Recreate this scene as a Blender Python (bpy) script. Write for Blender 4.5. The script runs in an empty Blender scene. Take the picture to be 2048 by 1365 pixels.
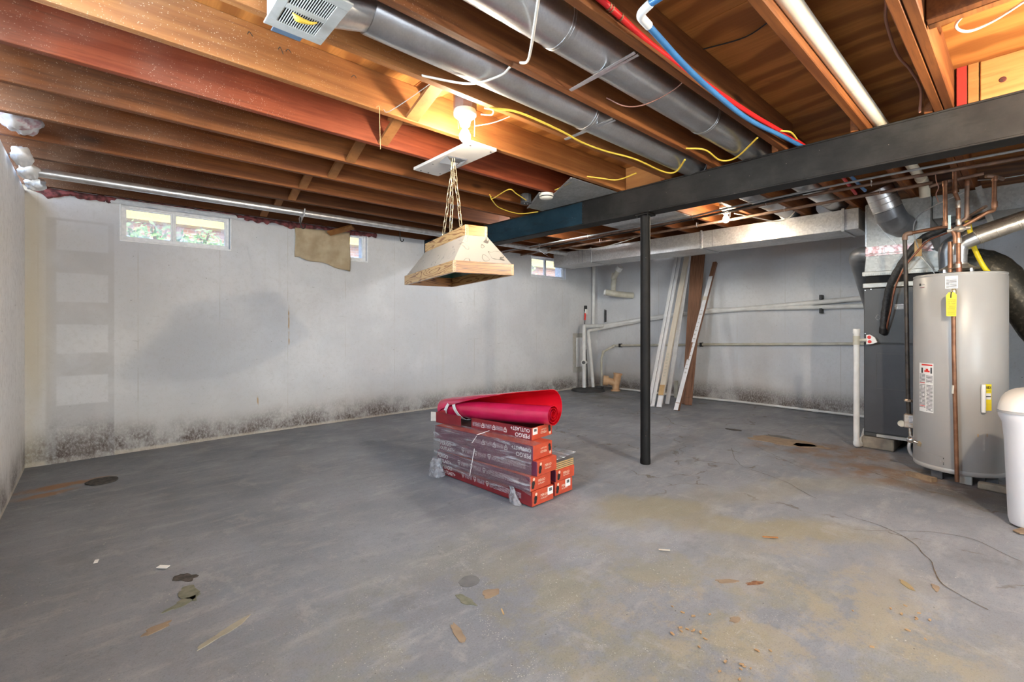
import bpy, math, random
from mathutils import Vector, Matrix, noise as mnoise
R = math.radians
random.seed(7)
scn = bpy.context.scene
COL = scn.collection

# ------------------------------------------------------------------ camera, world, exposure
CAM_H = 1.05
cam_d = bpy.data.cameras.new('camera')
cam = bpy.data.objects.new('camera', cam_d); COL.objects.link(cam)
cam_d.sensor_width = 36.0
cam_d.lens = 934.0 * 36.0 / 2048.0
cam_d.shift_y = (650.0 - 682.5) / 2048.0
cam_d.clip_start = 0.02
cam.location = (0, 0, CAM_H)
cam.rotation_euler = (R(90), 0, R(47.909 - 90))
scn.camera = cam

scn.view_settings.view_transform = 'Standard'
scn.view_settings.look = 'None'
scn.view_settings.gamma = 1.0
scn.view_settings.use_curve_mapping = False
scn.view_settings.exposure = 1.15

scn.cycles.use_adaptive_sampling = True; scn.cycles.adaptive_threshold = 0.02
scn.cycles.max_bounces = 9; scn.cycles.diffuse_bounces = 5; scn.cycles.glossy_bounces = 4; scn.cycles.transparent_max_bounces = 10

wld = bpy.data.worlds.new('world'); scn.world = wld
wld.use_nodes = True
wn = wld.node_tree
for n in list(wn.nodes): wn.nodes.remove(n)
w_out = wn.nodes.new('ShaderNodeOutputWorld'); w_bg = wn.nodes.new('ShaderNodeBackground')
w_sky = wn.nodes.new('ShaderNodeTexSky')
w_sky.sky_type = 'NISHITA'; w_sky.sun_disc = False
w_sky.sun_elevation = R(42); w_sky.sun_rotation = R(200)
w_bg.inputs['Strength'].default_value = 0.75
wn.links.new(w_sky.outputs[0], w_bg.inputs['Color']); wn.links.new(w_bg.outputs[0], w_out.inputs['Surface'])

BULB_WARM = (1.0, 0.84, 0.63)
FILL_BULB_COOL = (0.90, 0.96, 1.0)
BULB_POWER = dict(near=480.0, far=350.0, right=1750.0, rear=430.0)  # right is an assumed bulb, rear the added fill bulb, both unseen
ASSUMED_DAYLIGHT_W = 85.0
DOOR_FILL_W = 52.0

# ------------------------------------------------------------------ material helpers
class NT:
    def __init__(self, name):
        self.m = bpy.data.materials.new(name); self.m.use_nodes = True
        self.t = self.m.node_tree
        self.b = self.t.nodes['Principled BSDF']
        self.out = self.t.nodes['Material Output']
        self._c = None
    def node(self, ty, **kw):
        n = self.t.nodes.new(ty)
        for k, v in kw.items(): setattr(n, k, v)
        return n
    def link(self, a, b): self.t.links.new(a, b)
    def put(self, sock, v):
        if hasattr(v, 'is_output'): self.link(v, sock)
        elif isinstance(v, (tuple, list)) and len(v) == 3 and sock.type == 'RGBA': sock.default_value = (*v, 1)
        else: sock.default_value = v
    def coord(self):
        if self._c is None: self._c = self.node('ShaderNodeTexCoord').outputs['Object']
        return self._c
    def mapping(self, v, loc=(0, 0, 0), rot=(0, 0, 0), scale=(1, 1, 1), ty='POINT'):
        n = self.node('ShaderNodeMapping', vector_type=ty)
        self.put(n.inputs['Vector'], v)
        n.inputs['Location'].default_value = loc; n.inputs['Rotation'].default_value = rot; n.inputs['Scale'].default_value = scale
        return n.outputs[0]
    def noise(self, v, scale=5, detail=4, rough=.55, dist=0, out='Fac'):
        n = self.node('ShaderNodeTexNoise')
        self.put(n.inputs['Vector'], v); n.inputs['Scale'].default_value = scale; n.inputs['Detail'].default_value = detail
        n.inputs['Roughness'].default_value = rough; n.inputs['Distortion'].default_value = dist
        return n.outputs[out]
    def voro(self, v, scale=5, feature='F1', out='Distance', rnd=1):
        n = self.node('ShaderNodeTexVoronoi', feature=feature)
        self.put(n.inputs['Vector'], v); n.inputs['Scale'].default_value = scale; n.inputs['Randomness'].default_value = rnd
        return n.outputs[out]
    def math(self, op, a, b=0.0, clamp=False):
        n = self.node('ShaderNodeMath', operation=op, use_clamp=clamp)
        self.put(n.inputs[0], a); self.put(n.inputs[1], b)
        return n.outputs[0]
    def ramp(self, f, lo, hi, a=0.0, b=1.0, smooth=True):
        n = self.node('ShaderNodeMapRange', interpolation_type='SMOOTHSTEP' if smooth else 'LINEAR')
        self.put(n.inputs[0], f)
        for i, v in zip((1, 2, 3, 4), (lo, hi, a, b)): n.inputs[i].default_value = v
        return n.outputs[0]
    def mix(self, f, a, b, blend='MIX'):
        n = self.node('ShaderNodeMix', data_type='RGBA', blend_type=blend)
        self.put(n.inputs[0], f); self.put(n.inputs[6], a); self.put(n.inputs[7], b)
        return n.outputs[2]
    def xyz(self, v):
        n = self.node('ShaderNodeSeparateXYZ'); self.put(n.inputs[0], v); return n.outputs
    def vadd(self, a, b, scale=1.0):
        n = self.node('ShaderNodeVectorMath', operation='SUBTRACT'); self.put(n.inputs[0], b); n.inputs[1].default_value = (.5, .5, .5)
        s = self.node('ShaderNodeVectorMath', operation='SCALE'); self.link(n.outputs[0], s.inputs[0]); s.inputs['Scale'].default_value = scale
        d = self.node('ShaderNodeVectorMath', operation='ADD'); self.put(d.inputs[0], a); self.link(s.outputs[0], d.inputs[1])
        return d.outputs[0]
    def length(self, v):
        n = self.node('ShaderNodeVectorMath', operation='LENGTH'); self.put(n.inputs[0], v); return n.outputs['Value']
    def blob(self, v, cx, cy, rx, ry, rot=0, soft=.5):
        m = self.mapping(v, (cx, cy, 0), (0, 0, R(rot)), (rx, ry, 1e3), 'TEXTURE')
        return self.ramp(self.length(m), 1 - soft, 1 + soft, 1, 0)
    def bump(self, h, strength=.3, dist=.002):
        n = self.node('ShaderNodeBump'); self.put(n.inputs['Height'], h)
        n.inputs['Strength'].default_value = strength; n.inputs['Distance'].default_value = dist
        self.link(n.outputs[0], self.b.inputs['Normal'])
    def fin(self, col=None, rough=None, metal=None, spec=None):
        if col is not None: self.put(self.b.inputs['Base Color'], col)
        if rough is not None: self.put(self.b.inputs['Roughness'], rough)
        if metal is not None: self.put(self.b.inputs['Metallic'], metal)
        if spec is not None: self.put(self.b.inputs['Specular IOR Level'], spec)
        return self.m
    def rnd(self): return self.node('ShaderNodeObjectInfo').outputs['Random']

def simple(name, c1, c2=None, scale=9, rough=.55, metal=0.0, bump=0.0, bscale=60, stretch=(1, 1, 1), spec=.4, lo=.35, hi=.65):
    t = NT(name)
    v = t.mapping(t.coord(), scale=stretch)
    c = c1
    if c2 is not None: c = t.mix(t.ramp(t.noise(v, scale, 5), lo, hi), c1, c2)
    if bump: t.bump(t.noise(v, bscale, 4), bump)
    return t.fin(c, rough, metal, spec)

def wood(name, dark, light, grain=(1.3, 26, 26), var=.25, dust=False, rough=.62, knots=True):
    t = NT(name)
    r = t.rnd()
    off = t.node('ShaderNodeCombineXYZ')
    t.link(t.math('MULTIPLY', r, 37.0), off.inputs[0]); t.link(t.math('MULTIPLY', r, 11.0), off.inputs[2])
    ad = t.node('ShaderNodeVectorMath', operation='ADD'); t.put(ad.inputs[0], t.coord()); t.link(off.outputs[0], ad.inputs[1])
    v = t.mapping(ad.outputs[0], scale=grain)
    g = t.noise(v, 1.0, 7, .62, .6)
    col = t.mix(t.ramp(g, .3, .72), dark, light)
    g2 = t.noise(t.mapping(ad.outputs[0], scale=tuple(x * 3.1 for x in grain)), 1.0, 5, .7)
    col = t.mix(t.ramp(g2, .52, .70, 0, .5), col, tuple(x * .55 for x in dark))
    big = t.noise(ad.outputs[0], 1.7, 3)
    col = t.mix(t.ramp(big, .35, .7, 0, .45), col, tuple(x * .62 for x in dark))
    if knots:
        kv = t.mapping(ad.outputs[0], scale=(1.6, 5, 5))
        kd = t.voro(kv, 1.0)
        col = t.mix(t.ramp(kd, .05, .13, .75, 0), col, tuple(x * .22 for x in dark))
    hsv = t.node('ShaderNodeHueSaturation'); t.link(col, hsv.inputs['Color'])
    t.link(t.ramp(r, 0, 1, 1 - var, 1 + var, False), hsv.inputs['Value'])
    col = hsv.outputs[0]
    if dust:
        x = t.xyz(t.coord())
        m = t.ramp(x[0], .0, 1.25, 1, 0)
        n1 = t.ramp(t.noise(t.coord(), 3.0, 3), .3, .7)
        sp = t.ramp(t.voro(t.coord(), 120), .17, .25, 1, 0)
        keep = t.ramp(t.noise(t.coord(), 55, 2), .46, .54)
        f = t.math('MULTIPLY', t.math('MULTIPLY', sp, keep), t.math('MULTIPLY', m, n1), True)
        col = t.mix(f, col, (.70, .56, .42))
        col = t.mix(t.math('MULTIPLY', t.ramp(x[0], -.4, .7, .45, 0), n1), col, (.30, .22, .17))
    t.bump(g, .25, .0015)
    return t.fin(col, rough, 0, .3)

def plywood(name, dark, light):
    t = NT(name)
    co = t.coord()
    w = t.vadd(t.mapping(co, scale=(1, .30, 1)), t.noise(co, 1.3, 3, out='Color'), .30)
    g = t.node('ShaderNodeTexWave', wave_type='BANDS', bands_direction='X', wave_profile='SIN')
    t.link(w, g.inputs['Vector']); g.inputs['Scale'].default_value = 1.7; g.inputs['Distortion'].default_value = 13.0; g.inputs['Detail'].default_value = 3
    fine = t.noise(t.mapping(co, scale=(90, 3, 90)), 1, 5, .65)
    f = t.math('MULTIPLY', t.ramp(g.outputs['Fac'], .1, .8, .25, 1), t.ramp(fine, .25, .7, .55, 1))
    col = t.mix(f, dark, light)
    kn = t.voro(t.mapping(co, scale=(3.2, 1.6, 1)), 1.0)
    col = t.mix(t.ramp(kn, .03, .09, .8, 0), col, (.035, .014, .006))
    st = t.ramp(t.noise(co, 2.6, 5, .65), .60, .75, 0, .6)
    col = t.mix(st, col, (.055, .024, .010))
    t.bump(fine, .2, .001)
    return t.fin(col, .6, 0, .3)

M = {}
M['white_paint'] = simple('white_paint', (.75, .76, .77), (.66, .67, .68), 14, .5, bump=.1)
M['frame_white'] = simple('window_frame_white', (.86, .87, .88), (.74, .76, .78), 30, .5, bump=.2, bscale=90)
M['galv'] = None
def metal_spangle(name, c1, c2, rough=.42, scale=70, metal=.85, bump=.12):
    t = NT(name)
    n = t.node('ShaderNodeTexVoronoi', feature='F1'); t.put(n.inputs['Vector'], t.coord()); n.inputs['Scale'].default_value = scale
    bw = t.node('ShaderNodeRGBToBW'); t.link(n.outputs['Color'], bw.inputs[0])
    dirt = t.ramp(t.noise(t.coord(), 5, 5), .4, .75)
    col = t.mix(t.ramp(bw.outputs[0], .2, .8, 0, 1, False), c1, c2)
    col = t.mix(t.math('MULTIPLY', dirt, .35), col, (.22, .19, .16))
    if bump: t.bump(t.noise(t.coord(), 14, 3), bump, .004)
    return t.fin(col, rough, metal, .5)
M['galv'] = metal_spangle('galvanised_sheet', (.50, .51, .53), (.66, .67, .68), .42)
M['galv_duct'] = metal_spangle('galvanised_round_duct', (.57, .575, .585), (.62, .625, .63), .31, 150, .92, 0)
M['trunk'] = metal_spangle('galvanised_trunk_duct', (.50, .50, .51), (.62, .62, .62), .45, 70, .6)
M['plenum'] = metal_spangle('dull_plenum_metal', (.36, .37, .36), (.46, .47, .46), .5, 60, .5)
M['flue'] = metal_spangle('flue_metal', (.55, .50, .43), (.68, .62, .52), .34, 50, .85, .04)
M['grey_pipe'] = simple('grey_vent_pipe', (.17, .18, .20), (.23, .24, .255), 10, .38, .5)
M['strap'] = simple('galvanised_strap', (.7, .71, .73), (.55, .55, .56), 20, .35, .8)
M['chrome'] = simple('chrome', (.8, .8, .8), None, rough=.15, metal=1)
M['pvc'] = simple('white_pvc', (.72, .72, .71), (.63, .63, .62), 9, .4)
M['pvc_dirty'] = simple('aged_pvc', (.55, .53, .46), (.44, .42, .34), 9, .5, bump=.1)
M['pvc_cream'] = simple('cream_pvc', (.84, .77, .62), (.78, .71, .56), 6, .35)
M['copper'] = simple('aged_copper', (.20, .095, .055), (.30, .15, .085), 16, .45, .6, bump=.1)
M['copper_bright'] = simple('copper_tube', (.30, .12, .07), (.22, .09, .055), 14, .4, .6)
M['solder'] = simple('solder_joint', (.5, .48, .44), (.40, .30, .22), 40, .4, .7)
M['rust_pipe'] = simple('rusty_steel_pipe', (.16, .10, .075), (.27, .17, .12), 12, .55, .4, bump=.2)
M['black_pipe'] = simple('black_iron_pipe', (.03, .028, .026), (.075, .06, .05), 14, .45, .3)
M['black'] = simple('black_plastic', (.015, .015, .016), None, rough=.45)
M['foam'] = simple('black_pipe_insulation', (.012, .012, .013), (.035, .035, .036), 60, .55, bump=.6, bscale=90)
M['red_pex'] = simple('red_tubing', (.62, .02, .02), (.5, .015, .02), 9, .3)
M['blue_pex'] = simple('blue_tubing', (.05, .18, .40), (.04, .15, .34), 9, .3)
M['yellow_cable'] = simple('yellow_cable', (.72, .52, .07), (.62, .42, .05), 20, .4)
M['yellow'] = simple('yellow_plastic', (.85, .70, .02), (.78, .6, .02), 20, .4)
M['white_cable'] = simple('white_cable', (.66, .62, .55), None, rough=.4)
M['brown_wire'] = simple('brown_wire', (.30, .14, .10), None, rough=.4)
M['grey_cable'] = simple('grey_cable', (.3, .3, .3), None, rough=.4)
M['porcelain'] = simple('porcelain', (.82, .78, .70), None, rough=.2)
M['brass'] = simple('pale_brass_chain', (.62, .54, .38), (.5, .42, .28), 40, .32, .75)
M['smoke'] = simple('ivory_plastic', (.80, .77, .68), None, rough=.35)
M['dark_grey'] = simple('dark_grey_plastic', (.05, .05, .055), (.08, .08, .085), 20, .5)
M['tank'] = simple('beige_grey_enamel', (.37, .36, .345), (.40, .385, .36), 3, .34, spec=.45)
M['furnace'] = simple('charcoal_enamel', (.058, .057, .056), (.070, .069, .067), 4, .45)
M['furnace_door'] = simple('slate_enamel', (.046, .047, .052), (.056, .057, .062), 4, .45)
M['furnace_trim'] = simple('pale_steel_trim', (.46, .46, .43), (.38, .38, .36), 20, .45, .3)
M['dark_gap'] = simple('dark_recess', (.01, .01, .011), None, rough=.8)
M['softener'] = simple('softener_white', (.60, .60, .62), (.63, .63, .645), 3, .42)
M['softener_lid'] = simple('softener_lid_cream', (.62, .59, .545), (.65, .62, .57), 3, .4)
M['softener_rim'] = simple('softener_rim_grey', (.36, .36, .36), None, rough=.4)
M['concrete'] = simple('concrete_block', (.20, .17, .14), (.30, .26, .20), 14, .9, bump=.6)
M['grille'] = simple('grey_register_paint', (.42, .41, .38), (.36, .35, .32), 20, .5, bump=.15)
M['blue_steel'] = simple('blue_plated_flange', (.16, .25, .38), (.22, .30, .40), 16, .35, .6)
M['label'] = simple('white_label', (.78, .77, .74), None, rough=.5)
M['card_tan'] = simple('tan_card', (.50, .34, .16), (.40, .26, .12), 8, rough=.7)
M['red_ink'] = simple('red_ink', (.65, .03, .02), None, rough=.5)
M['black_ink'] = simple('black_ink', (.02, .02, .02), None, rough=.5)
M['white_ink'] = simple('white_ink', (.70, .66, .64), None, rough=.5)
M['cream_ink'] = simple('cream_ink', (.72, .50, .38), None, rough=.5)
M['board_white'] = simple('white_board', (.70, .71, .73), (.62, .63, .65), 12, .5)
M['primed'] = simple('primed_tan_board', (.60, .55, .46), (.54, .49, .41), 8, .6, stretch=(6, 6, .6))
M['brown_board'] = simple('brown_wood_grain_board', (.14, .065, .035), (.24, .12, .07), 5, .55, stretch=(22, 22, .8), bump=.2)
M['clay'] = simple('clay_pipe', (.60, .38, .22), (.50, .31, .17), 10, .6, bump=.3)
M['rubber'] = simple('black_lid', (.02, .02, .021), (.05, .05, .05), 12, .6)
M['cloth'] = simple('tan_cloth', (.46, .38, .26), (.36, .28, .18), 7, .85, bump=.3, bscale=24)
M['plastic_bag'] = simple('white_plastic_bag', (.68, .68, .70), (.42, .22, .26), 13, .35, bump=.6, bscale=30, lo=.5, hi=.68)
M['pink_wool'] = simple('dusty_pink_insulation', (.34, .10, .10), (.09, .035, .035), 24, .95, bump=1, bscale=50)
M['carton_red'] = simple('orange_red_carton', (.52, .075, .030), (.44, .060, .028), 22, .55)
M['carton_side'] = simple('maroon_carton', (.22, .018, .022), (.17, .014, .02), 9, .5)
M['carton_violet'] = simple('violet_maroon_carton', (.145, .030, .060), (.11, .022, .05), 9, .45)
M['carton_in'] = simple('carton_inside', (.05, .025, .02), None, rough=.8)
M['plank_core'] = simple('plank_core_tan', (.55, .36, .14), None, rough=.6)
M['plank_face'] = simple('plank_face_dark', (.12, .10, .09), None, rough=.4)
M['mat_red'] = simple('red_vinyl_inside', (.72, .004, .014), (.6, .003, .012), 4, .4)
M['mat_pink'] = simple('red_vinyl_outside', (.62, .016, .085), (.52, .012, .062), 4, .24, spec=.9)
M['mat_pink'].node_tree.nodes['Principled BSDF'].inputs['Coat Weight'].default_value = .7; M['mat_pink'].node_tree.nodes['Principled BSDF'].inputs['Coat Roughness'].default_value = .16
M['tie'] = simple('white_cloth_tie', (.74, .72, .70), (.62, .60, .60), 30, .8)
M['duct_dark'] = simple('dark_speckled_duct', (.055, .05, .04), (.17, .15, .115), 40, .42, .5, bump=.7, bscale=40, lo=.5, hi=.78)
M['foil'] = simple('foil_tape', (.58, .50, .50), (.42, .24, .24), 26, .35, .5, bump=.8, bscale=40, lo=.45, hi=.6)
M['shade'] = None
M['rubble'] = simple('crumbly_chip', (.42, .27, .14), (.30, .17, .08), 30, .8)
M['shim'] = simple('weathered_wood', (.30, .21, .13), (.20, .14, .09), 20, .8)
M['joist'] = wood('aged_fir', (.125, .036, .009), (.26, .090, .023), dust=True)
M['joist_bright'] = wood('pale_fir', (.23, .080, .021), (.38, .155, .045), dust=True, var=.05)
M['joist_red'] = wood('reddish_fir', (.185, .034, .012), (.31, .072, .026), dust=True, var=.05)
M['joist_dark'] = wood('dark_fir', (.105, .033, .0095), (.21, .074, .020), dust=True)
M['strut'] = wood('strut_pine', (.26, .105, .033), (.36, .16, .055), grain=(9, 9, 9), var=.15, knots=False)
M['ply'] = plywood('plywood', (.19, .060, .0125), (.46, .185, .045))
M['pine'] = wood('yellow_pine', (.30, .125, .035), (.43, .20, .065), grain=(20, 1.5, 20), var=.1)
M['red_wood'] = wood('red_stained_board', (.26, .02, .015), (.34, .03, .02), grain=(9, 9, 2), var=.05, knots=False)
M['white_board_stain'] = simple('white_shelf_board', (.66, .64, .62), (.60, .58, .57), 6, .4)

def oak(name, dark, light, axis='X'):
    """cathedral grain: contour lines of a stretched noise field"""
    t = NT(name)
    sc = (2.0, 22, 22) if axis == 'X' else (22, 2.0, 22)
    h = t.noise(t.mapping(t.coord(), scale=sc), 1.0, 2, .4, .4)
    ln = t.math('ABSOLUTE', t.math('SUBTRACT', t.math('FRACT', t.math('MULTIPLY', h, 11.0)), .5))
    pores = t.noise(t.mapping(t.coord(), scale=(30, 200, 200) if axis == 'X' else (200, 30, 200)), 1, 3)
    f = t.math('MULTIPLY', t.ramp(ln, .03, .22), t.ramp(pores, .3, .5, .75, 1))
    return t.fin(t.mix(f, dark, light), .26, 0, .6)
M['oak'] = oak('oak_rim', (.10, .030, .006), (.35, .140, .030))
M['oak_top'] = oak('honey_oak_rim', (.26, .11, .022), (.42, .20, .05))

def etched(name):
    t = NT(name)
    w = t.vadd(t.coord(), t.noise(t.coord(), 9, 2, out='Color'), .10)
    n = t.noise(w, 11.0, 1, .4)
    ab = t.math('ABSOLUTE', t.math('SUBTRACT', t.math('FRACT', t.math('MULTIPLY', n, 4.0)), .5))
    line = t.math('MULTIPLY', t.ramp(ab, .015, .05, 1, 0), t.ramp(t.noise(t.coord(), 8, 1), .40, .48))
    t.bump(line, .3, .001)
    return t.fin(t.mix(t.math('MULTIPLY', line, .85), (.31, .285, .245), (.06, .055, .05)), .32)
M['shade'] = etched('etched_cream_panel')
M['shade_in'] = simple('shade_inner_green', (.012, .05, .04), (.02, .09, .07), 5, .35)

def emitter(name, col, s):
    t = NT(name)
    t.put(t.b.inputs['Base Color'], (.9, .9, .9)); t.put(t.b.inputs['Emission Color'], col); t.b.inputs['Emission Strength'].default_value = s
    return t.m
M['bulb_near'] = emitter('lit_bulb_near', BULB_WARM, BULB_POWER['near'])
M['bulb_far'] = emitter('lit_bulb_far', BULB_WARM, BULB_POWER['far'])
M['bulb_assumed_right'] = emitter('lit_bulb_assumed_right', BULB_WARM, BULB_POWER['right'])
M['bulb_added_fill'] = emitter('lit_bulb_added_fill', FILL_BULB_COOL, BULB_POWER['rear'])

def glass_mat():
    t = NT('dirty_window_glass')
    tr = t.node('ShaderNodeBsdfTransparent'); tr.inputs[0].default_value = (.93, .95, .95, 1)
    df = t.node('ShaderNodeBsdfTranslucent'); df.inputs[0].default_value = (.8, .82, .85, 1)
    gl = t.node('ShaderNodeBsdfGlossy'); gl.inputs['Roughness'].default_value = .08
    a = t.node('ShaderNodeMixShader'); b = t.node('ShaderNodeMixShader')
    t.put(a.inputs[0], t.ramp(t.noise(t.coord(), 9, 5), .35, .75, .12, .42))
    t.link(tr.outputs[0], a.inputs[1]); t.link(df.outputs[0], a.inputs[2])
    b.inputs[0].default_value = .06
    t.link(a.outputs[0], b.inputs[1]); t.link(gl.outputs[0], b.inputs[2]); t.link(b.outputs[0], t.out.inputs['Surface'])
    return t.m
M['glass'] = glass_mat()

def wrap_mat():
    t = NT('clear_stretch_wrap')
    tr = t.node('ShaderNodeBsdfTransparent'); tr.inputs[0].default_value = (.95, .95, .97, 1)
    df = t.node('ShaderNodeBsdfDiffuse'); df.inputs[0].default_value = (.72, .72, .78, 1)
    gl = t.node('ShaderNodeBsdfGlossy'); gl.inputs['Roughness'].default_value = .16
    v = t.mapping(t.coord(), rot=(R(18), 0, 0), scale=(9, 1.6, 16))
    nz = t.noise(v, 2.2, 6, .6, .8)
    bp = t.node('ShaderNodeBump'); t.link(nz, bp.inputs['Height']); bp.inputs['Strength'].default_value = .8; bp.inputs['Distance'].default_value = .012
    t.link(bp.outputs[0], gl.inputs['Normal'])
    a = t.node('ShaderNodeMixShader'); b = t.node('ShaderNodeMixShader')
    t.put(a.inputs[0], t.ramp(nz, .50, .76, .06, .70)); t.link(tr.outputs[0], a.inputs[1]); t.link(df.outputs[0], a.inputs[2])
    b.inputs[0].default_value = .20
    t.link(a.outputs[0], b.inputs[1]); t.link(gl.outputs[0], b.inputs[2]); t.link(b.outputs[0], t.out.inputs['Surface'])
    return t.m
M['wrap'] = wrap_mat()
M['wrap_bunch'] = simple('bunched_clear_wrap', (.5, .5, .53), (.3, .3, .33), 30, .2, spec=.7, bump=.6, bscale=50)
M['wrap_bunch'].node_tree.nodes['Principled BSDF'].inputs['Alpha'].default_value = .5

def print_lines(name, paper, ink, axis_scale=160, dens=.5, coord_scale=(1, 1, 1)):
    """rows of tiny printed text: stripes in z broken up by noise"""
    t = NT(name)
    c = t.xyz(t.coord())
    st = t.math('FRACT', t.math('MULTIPLY', c[2], axis_scale))
    row = t.ramp(st, .45, .55)
    words = t.ramp(t.noise(t.mapping(t.coord(), scale=(axis_scale * .9, axis_scale * .9, axis_scale * .3)), 1.0, 1), 1 - dens - .06, 1 - dens)
    return t.fin(t.mix(t.math('MULTIPLY', row, words), paper, ink), .5)
M['fine_print'] = print_lines('fine_print_label', (.78, .76, .74), (.12, .12, .12), 110, .62)
M['yellow_print'] = print_lines('yellow_tag_print', (.85, .70, .02), (.35, .26, .01), 140, .62)
M['white_lines'] = print_lines('small_white_print', (.145, .028, .045), (.45, .38, .40), 150, .58)
M['cream_lines'] = print_lines('small_cream_print', (.50, .072, .028), (.70, .48, .36), 190, .6)
M['bar_print'] = None
def barcode(name):
    t = NT(name)
    c = t.xyz(t.coord())
    b = t.ramp(t.noise(t.mapping(t.coord(), scale=(420, 420, 1)), 1, 0), .48, .52)
    zone = t.ramp(t.math('ABSOLUTE', t.math('SUBTRACT', c[2], 0.0)), .008, .009, 1, 0)
    return t.fin(t.mix(t.math('MULTIPLY', b, zone), (.72, .68, .58), (.06, .05, .04)), .5)
M['bar_print'] = barcode('barcode_label')
# ------------------------------------------------------------------ wall and floor materials
def wall_mat(name, axis, patch=False, c1=(.53, .545, .575), c2=(.63, .64, .66)):
    t = NT(name)
    co = t.coord(); c = t.xyz(co)
    h = c[0] if axis == 'x' else c[1]
    z = c[2]
    base = t.mix(t.ramp(t.noise(co, 1.3, 4), .35, .68), c1, c2)
    base = t.mix(t.ramp(t.noise(co, 26, 4), .45, .75, 0, .35), base, (.50, .50, .505))
    # vertical form-board seams
    fr = t.math('FRACT', t.math('DIVIDE', t.math('SUBTRACT', h, .297), .588))
    seam = t.ramp(t.math('ABSOLUTE', t.math('SUBTRACT', fr, .5)), .492, .497)
    seam = t.math('MULTIPLY', seam, t.ramp(t.noise(co, 3, 2), .4, .62))
    base = t.mix(t.math('MULTIPLY', seam, .45), base, (.36, .33, .28))
    # faint trowel streaks
    st = t.noise(t.mapping(co, scale=(14, 14, .5)), 1, 4)
    base = t.mix(t.ramp(st, .58, .8, 0, .3), base, (.48, .47, .45))
    # pock marks
    pk = t.voro(co, 9); pk2 = t.ramp(pk, .018, .035, 1, 0)
    pk3 = t.ramp(t.voro(co, 31), .035, .06, .55, 0)
    base = t.mix(t.math('MAXIMUM', pk2, t.math('MULTIPLY', pk3, t.ramp(t.noise(co, 2.2, 2), .5, .6))), base, (.10, .10, .10))
    sf = t.noise(t.mapping(co, rot=(R(20), R(30), R(10)), scale=(6, 6, 30)), 1.0, 5, .7)
    base = t.mix(t.math('MULTIPLY', t.ramp(sf, .63, .72, 0, .5), t.ramp(t.noise(co, 1.9, 3), .48, .6)), base, (.27, .27, .27))
    base = t.mix(t.ramp(t.noise(co, 75, 5, .75), .54, .72, 0, .35), base, (.33, .33, .33))
    # damp tide line rising from the slab
    edge = t.math('ADD', z, t.math('MULTIPLY', t.noise(t.mapping(co, scale=(1.3, 1.3, .4)), 1, 5, .6), -.20))
    tide = t.ramp(edge, -.06, .20, 1, 0)
    grit = t.ramp(t.noise(t.mapping(co, scale=(1, 1, .6)), 70, 6, .8), .22, .62)
    fine = t.ramp(t.noise(co, 5, 4), .32, .6)
    base = t.mix(t.math('MULTIPLY', t.ramp(edge, .0, .45, .55, 0), .7), base, (.50, .46, .39))
    base = t.mix(t.math('MULTIPLY', t.math('MULTIPLY', tide, grit), t.math('ADD', t.math('MULTIPLY', fine, .65), .38, True)), base, (.085, .060, .050))
    lip = t.ramp(t.math('ADD', z, t.math('MULTIPLY', t.noise(co, 9, 3), -.03)), -.005, .016, .6, 0)
    base = t.mix(lip, base, (.58, .52, .43))
    if patch:   # bricked-up opening under the paint: block joints ghost through near the corner
        inside = t.math('MULTIPLY', t.ramp(h, -.26, -.24), t.ramp(h, .14, .15, 1, 0))
        inside = t.math('MULTIPLY', inside, t.ramp(z, 1.86, 1.88, 1, 0))
        cz = t.math('FRACT', t.math('DIVIDE', t.math('ADD', z, .06), .40))
        joint = t.ramp(t.math('ABSOLUTE', t.math('SUBTRACT', cz, .5)), .26, .30)
        side = t.math('MAXIMUM', t.ramp(h, .10, .115), t.ramp(h, -.20, -.185, 1, 0))
        jj = t.math('MULTIPLY', t.math('MULTIPLY', t.math('MAXIMUM', joint, side), inside), t.ramp(t.noise(co, 4, 3), .25, .6, .35, 1))
        base = t.mix(t.math('MULTIPLY', jj, .6), base, (.42, .42, .43))
        dmp = t.math('MULTIPLY', t.math('MULTIPLY', inside, t.ramp(z, .05, .42, 1, 0)), t.ramp(t.noise(co, 6, 5, .7), .36, .62))
        base = t.mix(t.math('MULTIPLY', t.math('MULTIPLY', dmp, grit), .85), base, (.10, .072, .06))
        corner = t.ramp(h, -.33, -.16, .75, 0)
        base = t.mix(t.math('MULTIPLY', corner, t.ramp(t.noise(t.mapping(co, scale=(1, 1, .3)), 3.5, 3), .3, .6, .3, 1)), base, (.52, .46, .34))
    # rust drips
    for hx, z0, z1 in ((1.484, .78, 1.22), (1.70, .60, .66), (1.20, .28, .33), (1.83, .48, .5)) if axis == 'x' else ():
        w = t.math('ABSOLUTE', t.math('SUBTRACT', h, t.math('ADD', hx - .01, t.math('MULTIPLY', t.noise(co, 7, 2), .02))))
        m = t.math('MULTIPLY', t.ramp(w, .003, .009, 1, 0), t.math('MULTIPLY', t.ramp(z, z0 - .05, z0), t.ramp(z, z1, z1 + .05, 1, 0)))
        m = t.math('MULTIPLY', m, t.ramp(t.noise(t.mapping(co, scale=(1, 1, .5)), 14, 2), .45, .6))
        base = t.mix(t.math('MULTIPLY', m, .8), base, (.40, .24, .08))
    t.bump(t.math('ADD', t.math('MULTIPLY', t.noise(co, 90, 4), .5), t.math('MULTIPLY', t.noise(co, 14, 3), 1.2)), .35, .004)
    return t.fin(base, .62, 0, .3)
M['wall_back'] = wall_mat('painted_concrete_window_wall', 'x', True)
M['wall_side'] = wall_mat('painted_concrete_furnace_wall', 'y')
M['wall_left'] = wall_mat('white_painted_concrete', 'y', False, (.84, .85, .87), (.90, .905, .915))
M['wall_plain'] = wall_mat('painted_concrete_plain', 'y')

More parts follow.
